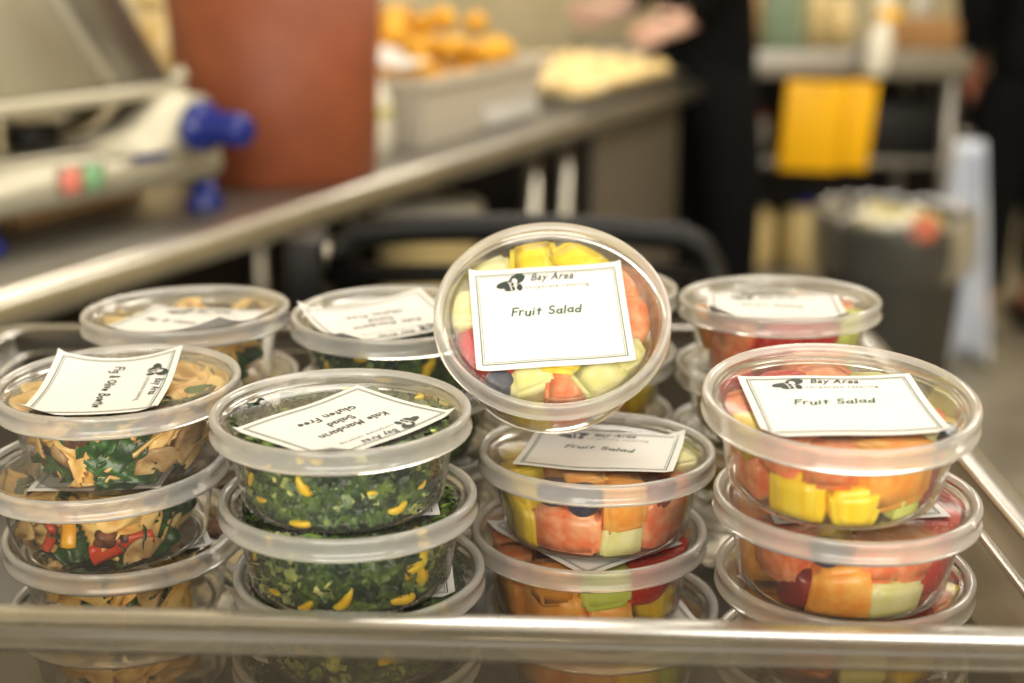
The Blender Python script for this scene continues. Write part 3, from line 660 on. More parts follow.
def fill_kale(mtx, where, seed, n, keys, top=-.010):
    rr = random.Random(seed); vs = []; fs = []
    m_ = 12
    for j in range(9):                                     # the packed heart of the salad
        z = -.041 + (top + .041 - .006) * j / 8
        for i in range(40):
            a = 2 * PI * i / 40; r = (wall_r(z) - .006) * (1 + .06 * noise.noise(Vector((math.cos(a) * 3, math.sin(a) * 3, z * 200 + seed)))) * (.75 if j in (0, 8) else 1)
            vs.append(Vector((r * math.cos(a), r * math.sin(a), z)))
    for j in range(8):
        for i in range(40): fs.append((j * 40 + i, j * 40 + (i + 1) % 40, j * 40 + 40 + (i + 1) % 40, j * 40 + 40 + i))
    fs.append(tuple(range(320, 360))); fs.append(tuple(range(40))[::-1])
    for q in range(n):
        wallish = q % 3 != 0
        if wallish: a = R(rr.uniform(-120, 120)) - PI / 2; z = rr.uniform(-.040, top + .001); rad = wall_r(z) - rr.uniform(.001, .006); rx = Matrix.Rotation(a + PI / 2, 3, 'Z') @ Matrix.Rotation(R(90) + rr.uniform(-.7, .7), 3, 'X')
        else: a = rr.uniform(0, 2 * PI); z = top + rr.uniform(-.008, .001); rad = .047 * math.sqrt(rr.random()); rx = Matrix.Rotation(rr.uniform(0, 6), 3, 'Z') @ Matrix.Rotation(rr.uniform(-.6, .6), 3, 'X')
        c = Vector((rad * math.cos(a), rad * math.sin(a), z)); s = rr.choice([.0025, .004, .006, .009]) * rr.uniform(.8, 1.2); ph = rr.uniform(0, 6); sp_ = rr.uniform(0, 6); base = len(vs); asp = rr.choice([1, 1, .7, .22]); dep = rr.uniform(0, .003)
        for jj in range(6):
            for ii in range(6):
                u, v = -1 + 2 * ii / 5, (-1 + 2 * jj / 5) * asp
                ru = .42 * math.sin(u * 4.2 + ph) * (.4 + abs(v)) + .32 * math.cos(v * 5 + ph * 2) * (.3 + abs(u))
                x, y = u * math.cos(sp_) - v * math.sin(sp_), u * math.sin(sp_) + v * math.cos(sp_)
                k = 1 / (1 + .35 * (u * u * v * v))
                if wallish:
                    zz = min(top + .004, max(-.0408, z + y * s * k)); rj = wall_r(zz) - .0012 - dep - (ru + .7) * s * .55; aj = a + x * s * k / .048
                    vs.append(Vector((rj * math.cos(aj), rj * math.sin(aj), zz)))
                else: vs.append(clampv(c + rx @ Vector((x * s * k, y * s * k, ru * s))))
        for jj in range(5):
            for ii in range(5): b0 = base + jj * 6 + ii; fs.append((b0, b0 + 1, b0 + 7, b0 + 6))
    o = obj('chopped_kale', pyd(vs, fs), kale_m); o.matrix_world = mtx; tag(o, 'chopped curly green kale salad packed in ' + where, 'kale salad', None, 'stuff')
    for az, h, s, spin in keys:
        wall_piece(mtx, 'mandarin', az, h, s, spin, 0, 0, ('large and ragged ' if s > .015 else '') + 'against the wall of ' + where, 'mandarin pieces in ' + where)
FR = ['cantaloupe', 'watermelon', 'honeydew', 'pineapple', 'watermelon', 'cantaloupe', 'honeydew', 'pineapple', 'strawberry']
Z1, Z2, Z3, Z4 = 1.064, 1.0253, .9862, .9470

# ---- tilted tub in the middle
mt = container('clear tub of fruit salad tilted up on the middle stack, label facing forward', 'fruit', .0199, .675, 1.0905, R(37), 0, (4.5, -.0010, .0000), lifts=(.001, .0015, .001, .0005))
W = 'the tilted fruit tub'
fill_fruit(mt, W, [('cantaloupe', -50, .5, 1.1), ('pineapple', -22, .45, 1.1), ('watermelon', 5, .45, 1.1), ('pineapple', 32, .5, 1.0), ('cantaloupe', 58, .5, 1.0)], 7, 21, FR,
    [('strawberry', -38, -18, 1.55, 20), ('blueberry', -28, -40, 1.1), ('honeydew', -12, -35, 1.05, 12), ('watermelon', 8, -38, .8, 0), ('honeydew', 20, -33, 1.1, 35), ('honeydew', 37, -25, .9, 20), ('watermelon', 41, 1, 1.15, 5), ('watermelon', 34, 22, .9, 10), ('pineapple', 14, 38, 1.05, 40), ('pineapple', -9, 36, 1.1, 10), ('honeydew', -30, 27, 1.1, 20), ('honeydew', -43, 6, 1.0, 0), ('cantaloupe', 0, 5, 1.2, 0)])
# ---- right stack
mt = container('clear tub of fruit salad topmost of the right front stack, white label facing up', 'fruit', .1400, .5765, 1.0805, .095, 0, (1.5, -.0005, -.0036), lifts=(.001, .001, .002, .001))
W = 'the topmost right front tub'
fill_fruit(mt, W, [('pineapple', -38, .42, 1.15), ('watermelon', -20, .85, .95), ('pineapple', -10, .15, 1.0), ('cantaloupe', 17, .45, 1.25, (1.15, .8, 1.25)), ('grape', 48, .4, 1.15), ('lime', 36, .05, .6), ('blueberry', 62, .95, 1.0), ('watermelon', -68, .6, 1.05), ('pineapple', -62, .95, .8), ('watermelon', 85, .5, 1.0)], 7, 31, FR,
    [('watermelon', -24, -26, 1.0, 10), ('watermelon', 3, -26, 1.15, 4), ('honeydew', 26, -24, .8, 20), ('watermelon', -38, 2, 1.1, 30), ('watermelon', 0, 36, 1.0, 20), ('strawberry', -20, 34, 1.0, 80), ('honeydew', 22, 28, .9, 10), ('cantaloupe', 5, 5, 1.0, 10)])
mt = container('clear tub of fruit salad second from the top of the right front stack', 'fruit', .1485, .5890, 1.0305, -.008, 0, (5, 0, .008), False)
W = 'the second right front tub'
fill_fruit(mt, W, [('watermelon', -50, .45, 1.1, (1, 1, 1.3)), ('blueberry', -22, .95, 1.1), ('grape', -28, .35, 1.0), ('cantaloupe', -6, .35, 1.15, (1.1, .8, 1.2)), ('watermelon', 18, .7, 1.05), ('strawberry', 44, .72, 1.1), ('honeydew', 32, .12, 1.0, (1.2, .9, .8)), ('watermelon', 72, .5, 1.1), ('cantaloupe', -80, .5, 1.0)], 10, 32, FR,
    [('strawberry', 32, -30, 1.15, 60), ('watermelon', 8, -36, .8, 0)])
mt = container('clear tub of fruit salad third from the top of the right front stack', 'fruit', .1525, .5990, .9895, -.005, 0, (-31, -.001, .002), False)
W = 'the third right front tub'
fill_fruit(mt, W, [('cantaloupe', -60, .6, 1), ('watermelon', -35, .6, 1.1), ('blueberry', -15, .8, 1.1), ('honeydew', 10, .6, 1), ('pineapple', 30, .5, 1.1), ('watermelon', 58, .7, 1.1)], 11, 33, FR, [('strawberry', 20, -33, 1.1, 90), ('watermelon', 34, -20, 1.0, 30)])
mt = container('clear fruit salad tub at the bottom of the right front stack', 'fruit', .1530, .6000, Z4 + .002, 0, 0, (10, 0, 0), False)
fill_fruit(mt, 'the bottom right front tub', [('pineapple', -45, .5, 1.1), ('lime', -10, .5, 1.1), ('pineapple', 20, .5, 1.1), ('watermelon', 50, .5, 1.1)], 7, 34, FR)
# ---- middle stack
mt = container('clear tub of fruit salad under the tilted tub, its label half covered', 'fruit', .0418, .6600, 1.0255, -.030, 0, (-12.5, .0027, .004), lifts=(0, .001, .003, .001))
W = 'the tub beneath the tilted tub'
fill_fruit(mt, W, [('pineapple', -54, .55, 1.05, (.9, .9, 1.35)), ('watermelon', -24, .22, 1.2, (1.15, .9, .9)), ('blueberry', -15, .72, 1.35), ('cantaloupe', 7, .85, 1.05, (.95, .8, 1.25)), ('honeydew', 12, .1, 1.0), ('watermelon', 41, .5, 1.35, (1.25, .8, 1.15)), ('pineapple', 80, .5, 1.0), ('honeydew', -85, .5, 1)], 8, 41, FR,
    [('blueberry', -22, -33, 1.1), ('cantaloupe', -8, -33, .9, 5), ('cantaloupe', 9, -32, .75, 3), ('grape', 27, -30, .9, 40), ('pineapple', -36, -12, 1.0, 10), ('honeydew', 42, 4, .9, 20), ('lime', 36, 24, .9, 10), ('pineapple', -38, 14, 1.0, 30)])
mt = container('clear fruit salad tub third level of the middle stack, white label corners showing', 'fruit', .0382, .6547, .9862, -.012, 0, (-52, -.003, -.0025), False)
W = 'the lower middle tub'
fill_fruit(mt, W, [('cantaloupe', -56, .5, 1.15), ('cantaloupe', -26, .55, 1.25), ('cantaloupe', -2, .2, .9), ('lime', 22, .5, 1.1), ('strawberry', 44, .85, 1.1), ('pineapple', 52, .25, 1.0), ('watermelon', 82, .5, 1.0)], 9, 42, FR,
    [('strawberry', 28, -32, 1.15, 75), ('watermelon', -42, 2, 1.0, 20), ('cantaloupe', -16, -38, .9, 0), ('watermelon', -36, -16, .8, 0)])
mt = container('clear fruit salad tub at the bottom of the middle stack', 'fruit', .0450, .6500, Z4, 0, 0, (15, .003, 0), False)
fill_fruit(mt, 'the bottom middle tub', [('cantaloupe', -45, .5, 1.1), ('cantaloupe', -10, .5, 1.1), ('pineapple', 20, .5, 1.1), ('lime', 50, .5, 1.1)], 7, 43, FR)
# ---- kale stack
mt = container('clear kale salad tub topmost of the front kale stack, label turned upside down', 'kale', -.0766, .6041, 1.0647, .005, 0, (-129, .0030, -.0090), lifts=(.001, .001, .001, .001))
fill_kale(mt, 'the topmost front kale tub', 51, 640, [(-60, .9, .010, 20), (-52, .5, .010, 60), (-45, .25, .009, 0), (-15, .55, .013, -50), (-20, .02, .016, 5), (38, .15, .013, 10), (-5, .98, .010, 0), (22, .5, .005, 0), (-35, .8, .009, 20), (55, .4, .007, 30)], -.008)
for k, (x, y, s) in enumerate([(-.002, .0475, .006), (.034, .036, .012), (.040, .018, .012), (-.030, -.026, .012), (-.012, -.0475, .009)]):
    piece(mt, 'mandarin', (x, y, -.0075), s, Euler((.4, 0, 1.2 * k)), 'under the lid of the topmost front kale tub', 'mandarin pieces under the topmost kale lid')
mt = container('clear tub of kale salad second from the top of the front kale stack', 'kale', -.0742, .6020, 1.0253, -.019, 0, (188, 0, .008), False)
fill_kale(mt, 'the second front kale tub', 52, 640, [(49, .72, .028, 80), (52, .35, .026, 110), (46, .5, .012, 20), (-55, .6, .010, 60), (-42, .15, .010, 0), (-20, .05, .011, 30), (3, .15, .014, 40), (-38, .95, .009, 90), (40, .02, .018, 0)], -.008)
mt = container('clear tub of kale salad third from the top of the front kale stack', 'kale', -.0711, .6085, .9860, 0, 0, (5, .0045, .0035), False)
fill_kale(mt, 'the third front kale tub', 53, 420, [(60, .7, .018, 80), (20, .4, .014, 20), (-30, .5, .012, 0)], -.009)
mt = container('clear tub of kale salad at the bottom of the front kale stack', 'kale', -.0730, .6060, Z4, 0, 0, (-30, 0, 0), False)
fill_kale(mt, 'the bottom front kale tub', 54, 220, [(40, .7, .016, 80), (10, .4, .018, 20), (30, .3, .018, 60)], -.010)
# ---- pasta stack: keys are (kind, azimuth, height, size, spin, tilt[, inset])
mt = container('clear tub of bowtie pasta topmost of the front left stack, its label curling up', 'pasta', -.1897, .6530, 1.0627, .011, R(-1), (-87, -.005, -.005), lifts=(.010, .003, .003, .009))
fill_pasta(mt, 'the topmost front left tub', 61, 34, [('pasta', -62, .5, .030, 20, 10), ('pasta', -30, .55, .036, -30, 5), ('pasta', -8, .25, .033, 70, -8), ('spinach', 12, .62, .040, 20, 5), ('spinach', 2, .95, .03, 90, 0), ('fig', -12, .75, .012, 0, 0), ('pasta', 42, .65, .032, 50, 12), ('mushroom', 38, .2, .032, 10, 10), ('fig', 34, .9, .014, 0, 0), ('mushroom', 60, .5, .030, 60, 0), ('spinach', -45, .1, .03, 0, 5), ('spinach', 15, .05, .036, 10, -20), ('pasta', 76, .4, .032, 10, 0), ('pasta', -85, .4, .032, 80, 0)])
for x, y, s in [(.036, .012, .032), (.030, .034, .030), (-.038, .010, .030), (-.034, -.014, .034), (-.015, -.036, .030), (.012, -.043, .024), (-.022, .036, .028), (.040, -.012, .026), (.004, .040, .028)]:
    piece(mt, 'pasta', (x, y, -.0105), s, Euler((.35 * math.sin(x * 900), .3, x * 200)), 'showing beneath the lid of the topmost front left tub', 'bowtie pasta beneath the topmost pasta lid')
mt = container('clear tub of bowtie pasta second from the top of the front left stack', 'pasta', -.1972, .6463, 1.0250, 0, R(-1.5), (90, .003, .006), False)
fill_pasta(mt, 'the second front left tub', 62, 32, [('pasta', -34, .8, .030, 10, 0), ('ypepper', -10, .75, .026, 88, 0), ('pepper', -25, .45, .016, 60, 0), ('spinach', -42, .35, .040, 30, 10), ('pasta', 20, .65, .040, 15, 5), ('pepper', 22, .25, .034, 6, 0), ('spinach', 0, .12, .042, -10, -10), ('pasta', 45, .75, .034, 60, 0), ('spinach', 58, .45, .044, 40, 0), ('fig', 12, .45, .012, 0, 0), ('spinach', 66, .8, .034, 0, 0), ('pasta', -62, .3, .03, 40, 0), ('mushroom', 35, .1, .026, 20, 0)])
mt = container('clear tub of bowtie pasta third from the top of the front left stack', 'pasta', -.1930, .6552, .9860, .02, 0, (20, 0, 0), False)
fill_pasta(mt, 'the third front left tub', 63, 14, [('pasta', -20, .8, .036, 0, 0), ('pasta', -50, .7, .036, 0, 0), ('spinach', 18, .75, .03, 0, 0), ('mushroom', 32, .7, .03, 80, 0), ('pasta', 48, .6, .032, 80, 0), ('ypepper', 58, .5, .028, 85, 0), ('pasta', 8, .6, .034, 60, 0)])
mt = container('clear tub of bowtie pasta at the bottom of the front left stack', 'pasta', -.1930, .6560, Z4, 0, 0, (0, 0, 0), False)
fill_pasta(mt, 'the bottom front left tub', 64, 8, [('pasta', -20, .6, .036, 0, 0), ('pasta', 20, .6, .036, 40, 0), ('spinach', 0, .4, .04, 0, 0), ('pasta', 50, .5, .034, 0, 0)])
# ---- back row
mt = container('clear tub of bowtie pasta topmost of the back left stack', 'pasta', -.1855, .7829, 1.0638, -.022, R(-1), (-18, .005, -.021), lifts=(.001, .003, .001, .002))
fill_pasta(mt, 'the topmost back left tub', 71, 10, [('spinach', 45, .5, .04, 70, 0), ('spinach', 62, .5, .04, 20, 0), ('pasta', 25, .6, .034, 20, 0), ('pasta', 8, .5, .034, 80, 0), ('pasta', 38, .9, .03, 0, 0)])
for x, y, s in [(-.040, -.010, .030), (-.030, .020, .030), (.022, .036, .030), (.040, .012, .028), (-.005, .042, .028)]:
    piece(mt, 'pasta', (x, y, -.0105), s, Euler((.3 * math.sin(x * 900), .3, x * 200)), 'beneath the lid of the topmost back left tub', 'bowtie pasta beneath the back left lid')
mt = container('clear kale salad tub topmost of the back stack left of the tilted tub', 'kale', -.0658, .7734, 1.0640, .015, 0, (-150, -.006, -.008), lifts=(.001, .001, .006, .008))
fill_kale(mt, 'the topmost back kale tub', 72, 260, [(-20, .8, .014, 0), (28, .6, .018, 70), (35, .2, .014, 20), (-50, .5, .010, 60), (-5, .4, .012, 0)], -.012)
mt = container('clear tub of fruit salad topmost of the back stack, mostly hidden behind the tilted tub', 'fruit', .0415, .8330, 1.0640, 0, 0, (0, 0, 0), False)
fill_fruit(mt, 'the tub hidden behind the tilted tub', [('pineapple', 50, .5, 1.1), ('watermelon', 20, .5, 1.1), ('honeydew', 80, .5, 1.1), ('cantaloupe', -20, .5, 1.1)], 6, 73, FR)
mt = container('clear fruit salad tub topmost of the back right stack, red fruit under its label', 'fruit', .1560, .8049, 1.0646, -.019, R(-.6), (-6, -.004, -.010), lifts=(.001, .001, .002, .002))
W = 'the topmost back right tub'
fill_fruit(mt, W, [('cantaloupe', -66, .5, 1.1), ('watermelon', -38, .5, 1.2), ('grape', -14, .5, 1.0), ('watermelon', 8, .6, 1.2), ('lime', 44, .6, 1.2), ('lime', 68, .6, 1.1), ('watermelon', 22, .2, 1.0)], 8, 74, FR, [('strawberry', -2, -36, 1.1, 85), ('strawberry', 12, -36, .9, 60), ('watermelon', -28, -30, .9), ('lime', 32, -28, .8, 0), ('watermelon', 36, 4, .8, 0)])
LV = ['second from the top', 'third from the top', 'at the bottom']
for k, z in enumerate((Z2, Z3, Z4)):
    mt = container('clear tub of bowtie pasta ' + LV[k] + ' of the back left stack', 'pasta', -.1820 + .002 * k, .7840, z, 0, 0, (20, 0, 0), False)
    if k < 2: fill_pasta(mt, ['the second', 'the third'][k] + ' back left tub', 80 + k, 4, [('pasta', 40, .5, .034, 20, 0), ('spinach', 60, .5, .036, 20, 0), ('pasta', 15, .5, .034, 60, 0)])
    mt = container('clear tub of kale salad ' + LV[k] + ' of the back kale stack', 'kale', -.0640, .7760, z, 0, 0, (-70, 0, 0), False)
    if k < 2: fill_kale(mt, ['the second', 'the third'][k] + ' back kale tub', 84 + k, 120, [(30, .6, .014, 20)], -.012)
    mt = container('clear tub of fruit salad ' + LV[k] + ' of the stack behind the tilted tub', 'fruit', .0415 - .001 * k, .8330, z, 0, 0, (30, 0, 0), False)
    if k < 2: fill_fruit(mt, ['the second', 'the third'][k] + ' hidden back tub', [('pineapple', 55, .5, 1.1), ('watermelon', 25, .5, 1.1), ('honeydew', 80, .5, 1.1)], 3, 75 + k, FR)
    mt = container('clear tub of fruit salad ' + LV[k] + ' of the back right stack', 'fruit', .1550 - .002 * k, .8030, z, 0, 0, (20, 0, 0), False)
    if k < 2: fill_fruit(mt, ['the second', 'the third'][k] + ' back right tub', [('pineapple', -60, .5, 1.1), ('cantaloupe', -30, .5, 1.1), ('watermelon', 0, .5, 1.1), ('lime', 60, .5, 1.1)], 3, 78 + k, FR)

# ------------------------------------------------------------------ back of the kitchen
pt = tag(empty('prep_table', (.95, 4.6, 0)), 'steel prep table with shelves at the back of the kitchen', 'prep table')
obj('worktop', box(-.75, .42, -.3, .3, .845, .925, .004), 'steel_dull', pt)
obj('middle_shelf', box(-.73, .40, -.28, .28, .575, .60, .003), 'steel_dull', pt)
obj('lower_shelf', box(-.73, .40, -.28, .28, .215, .24, .003), 'steel_dull', pt)
for x in (-.71, .375):
    for y in (-.27, .27): obj('leg', tube([(x, y, 0), (x, y, .89)], .022, 14), 'steel_dull', pt)
obj('back_panel', box(-.73, .66, .285, .295, .24, .885, .002), 'darkbrown', pt)
def simple(name, parts, label, cat, loc, rz=0, group=None):
    t = tag(empty(name, loc, (0, 0, rz)), label, cat, group)
    for n, me, m_ in parts: obj(n, me, m_, t)
    return t
def can(r, h, neck=None): return lathe([(0, 0), (r, 0), (r, h), (r * .8, h + .01), (0, h + .01)] if not neck else [(0, 0), (r, 0), (r, h * .7), (neck, h * .85), (neck, h), (0, h)], 28)
simple('pale_green_carton', [('carton', box(-.06, .06, -.05, .05, 0, .22, .004), 'greenbox'), ('flap', box(-.058, .058, -.048, .0, .22, .223, .001), 'white')], 'pale green carton standing on the back prep table behind the black clad cook', 'carton', (.82, 4.45, .925))
simple('cardboard_box', [('box', box(-.10, .12, -.08, .1, 0, .085, .003), 'cardboard'), ('tape', box(-.10, .12, -.01, .02, .085, .0865, .0005), 'tan')], 'brown cardboard box at the right end of the back prep table', 'box', (1.22, 4.42, .925))
for i, (x, r, h, m_, d) in enumerate([(.93, .035, .19, 'jug', 'cream jar on the back prep table beside the green carton'), (1.00, .030, .16, 'cream', 'yellowish bottle on the back prep table near the hanging white bottle'), (.72, .04, .15, 'tan', 'tan jar on the back prep table nearest the black clad cook'), (1.13, .03, .2, 'white', 'white tall bottle on the back prep table beside the cardboard box'), (1.30, .035, .2, 'white', 'white bottle standing behind the cardboard box on the back table')]):
    simple('jar', [('body', can(r, h, r * .5 if i % 2 else None), m_), ('cap', tube([(0, 0, h + .008), (0, 0, h + .03)], r * .55, 18), 'red' if i == 0 else m_)], d, 'jar', (x, 4.42 if i < 4 else 4.62, .925))
hb = tag(empty('spray_bottle', (1.065, 4.24, .87), (0, R(8), 0)), 'white spray bottle with an orange trigger hung on the back prep table', 'bottle')
obj('body', lathe([(0, -.01), (.030, -.01), (.038, 0), (.036, .10), (.020, .135), (.014, .15), (0, .15)], 28), 'white', hb); obj('trigger', box(-.02, .04, -.012, .012, .15, .185, .004), 'yellow', hb)
for k, (x, wd, y, d) in enumerate([(.885, .18, 4.25, 'wide yellow-orange board standing on the middle shelf of the back table'), (1.025, .085, 4.27, 'narrow yellow-orange board standing beside the wide one')]):
    b = box(-wd / 2, wd / 2, -.008, .008, 0, .27, .006); b.transform(Matrix.Rotation(R(2.5), 4, 'Y') @ Matrix.Rotation(R(6), 4, 'X'))
    t = tag(empty('cutting_board', (x, y - .01, .575)), d, 'cutting board'); obj('board', b, 'yellow', t)
    g = box(-.03, .03, -.010, .010, .245, .262, .004); g.transform(Matrix.Rotation(R(2.5), 4, 'Y') @ Matrix.Rotation(R(6), 4, 'X')); obj('grip_slot', g, 'orangefood', t)
simple('black_crate', [('crate', box(-.12, .12, -.1, .12, 0, .165, .006), 'black'), ('rim', box(-.126, .126, -.106, .126, .15, .165, .004), 'black')], 'black crate on the middle shelf beside the yellow boards', 'crate', (1.185, 4.44, .601))
simple('red_bottle', [('body', can(.028, .12, .014), 'white'), ('cap', tube([(0, 0, .12), (0, 0, .15)], .017, 16), 'red')], 'small white bottle with a red cap left of the yellow boards', 'bottle', (.715, 4.30, .601))
simple('white_tub', [('body', can(.055, .10), 'white'), ('lid', tube([(0, 0, .105), (0, 0, .117)], .058, 24), 'red')], 'white tub with a red lid on the middle shelf behind the cook', 'tub', (.75, 4.50, .601))
for k, x in enumerate((.755, .925)):
    simple('bulk_jug', [('body', lathe([(0, 0), (.07, 0), (.076, .01), (.076, .16), (.06, .185), (.03, .195), (0, .195)], 32), 'jug'), ('lid', tube([(0, 0, .19), (0, 0, .22)], .032, 20), 'blue')], ['cream plastic jug with a blue lid on the lower shelf, nearer the black clad cook', 'cream plastic jug with a blue lid on the lower shelf beside the grey bin'][k], 'jug', (x, 4.42, .241))
t = tag(empty('cream_bucket', mtx=cframe(1.66, .36, .246)), 'tall cream bucket with a lid on the shelf beneath the steel counter', 'bucket')
obj('body', lathe([(0, 0), (.10, 0), (.115, .42), (.112, .42), (0, .41)], 36), 'jug', t); obj('lid', lathe([(0, .445), (.118, .445), (.122, .435), (.122, .415), (.115, .415)], 36), 'white', t)
sc_ = tag(empty('storage_cabinet', mtx=cframe(2.56, .42, 0)), 'low dark brown cabinet against the left wall beyond the end of the steel counter', 'cabinet')
obj('body', box(0, 1.9, 0, .4, .04, .84, .004), 'darkbrown', sc_)
for k in range(4): d_ = obj('door', box(.01 + .472 * k, .46 + .472 * k, -.018, 0, .06, .83, .003), 'darkbrown', sc_); hnd = obj('handle', box(.41 + .472 * k, .422 + .472 * k, -.035, -.017, .40, .56, .003), 'steel_dull', d_)
obj('plinth', box(.02, 1.88, .02, .38, 0, .04, 0), 'black', sc_)
# bin
bn = tag(empty('waste_bin', (.935, 3.42, 0)), 'grey round waste bin with a clear liner folded over its rim', 'waste bin')
obj('body', lathe([(0, 0), (.125, 0), (.13, .01), (.160, .57), (.167, .59), (.163, .60), (.155, .59), (.122, .02), (0, .02)], 48), 'bin', bn)
def wavy(prof, n, amp, f, seed):
    me = lathe(prof, n)
    for v in me.vertices:
        a = math.atan2(v.co.y, v.co.x); k = 1 + amp * noise.noise(Vector((math.cos(a) * f, math.sin(a) * f, v.co.z * 9 + seed))); v.co.x *= k; v.co.y *= k; v.co.z += .02 * noise.noise(Vector((math.cos(a) * f, math.sin(a) * f, seed)))
    return me
obj('liner', wavy([(.146, .54), (.155, .605), (.162, .62), (.172, .615), (.178, .58), (.180, .53), (.178, .48)], 96, .06, 5, 2), 'liner', bn)
bn.scale = (1.1, 1.1, 1)
rnd = random.Random(9)
for i in range(16):
    a = rnd.uniform(0, 6.28); q = .12 * math.sqrt(rnd.random()); o = obj('crumpled_wrapper', lump(rnd.uniform(.03, .045), i, (1, 1, .6), 2, .6), 'scraps' if i % 3 else 'white')
    o.location = (.935 + q * math.cos(a), 3.42 + q * math.sin(a), .575 + rnd.uniform(0, .02)); tag(o, 'crumpled cream wrapper lying in the top of the grey waste bin', 'wrapper', 'wrappers in the waste bin')
o = obj('orange_cloth', lump(.036, 4, (1, .5, .9), 3, .4), 'orange'); o.location = (.955, 3.245, .60); tag(o, 'orange-red rag hanging over the front of the grey waste bin', 'cloth')
# tall pale draped cloth beside the bin
def drape(u, v):
    z = (1 - v) / 2 * .66; k = (v + 1) / 2
    return (.03 * u + u * (.012 + .085 * k), .04 * math.sin(u * 7) * (.4 + k) + .02 * math.sin(u * 15), z + .02)
b = sheet(48, 16, drape, .004); o = obj('draped_cloth', b, 'paleblue'); o.location = (1.335, 4.14, 0); tag(o, 'tall pale blue-grey cloth hanging to the floor between the bin and the walking person', 'cloth')
cr_ = tag(empty('cloth_rack', (1.335, 4.20, 0)), 'slim steel rack holding up the pale blue-grey cloth', 'rack')
obj('post', tube([(0, 0, .02), (0, 0, .70)], .008, 12), 'steel_dull', cr_); obj('bar', tube([(-.02, -.0, .695), (.02, 0, .695)], .010, 12), 'steel_dull', cr_); obj('base', box(-.1, .1, -.08, .08, 0, .02, .006), 'steel_dull', cr_)

# ------------------------------------------------------------------ people
def skin(name, chains, m_, parent, sub=2, root=0):
    """chains: list of joint lists [(pos, radius)...]; a joint may be shared by repeating its position"""
    vs = []; rad = []; es = []; idx = {}
    for ch in chains:
        prev = None
        for p, r in ch:
            k = tuple(round(c, 4) for c in p)
            if k not in idx: idx[k] = len(vs); vs.append(p); rad.append(r)
            i = idx[k]
            if prev is not None and prev != i: es.append((prev, i))
            prev = i
    me = bpy.data.meshes.new(name); me.from_pydata(vs, es, []); o = bpy.data.objects.new(name, me); col.objects.link(o); o.parent = parent
    me.materials.append(M[m_])
    s = o.modifiers.new('Skin', 'SKIN'); s.use_smooth_shade = True
    for i, r in enumerate(rad):
        d = me.skin_vertices[0].data[i]; d.radius = r if isinstance(r, tuple) else (r, r); d.use_root = (i == root)
    ss = o.modifiers.new('Subdivision', 'SUBSURF'); ss.levels = sub; ss.render_levels = sub
    return o
def hand(wr, d, side, curl=.5):
    """fingers grown from the wrist point wr along d; side = towards the thumb"""
    wr, d, side = Vector(wr), Vector(d).normalized(), Vector(side); side = (side - d * side.dot(d)).normalized(); n = d.cross(side); pl = wr + d * .05
    ch = [[(tuple(wr), (.024, .02)), (tuple(pl), (.036, .018))]]
    for k, (o_, l) in enumerate([(.026, .072), (.009, .080), (-.009, .074), (-.026, .058)]):
        b0 = pl + side * o_ + d * .035; c = n * curl
        ch.append([(tuple(pl), (.036, .018)), (tuple(b0), .0098), (tuple(b0 + (d + c * .5).normalized() * l * .5), .0088), (tuple(b0 + (d + c * .5).normalized() * l * .5 + (d + c * 1.6).normalized() * l * .5), .0075)])
    t0 = wr + d * .02 + side * .03; ch.append([(tuple(wr), (.024, .02)), (tuple(t0), .012), (tuple(t0 + (d + side * .8).normalized() * .035), .0095), (tuple(t0 + (d * 1 + side * .2).normalized() * .06), .0085)])
    return ch
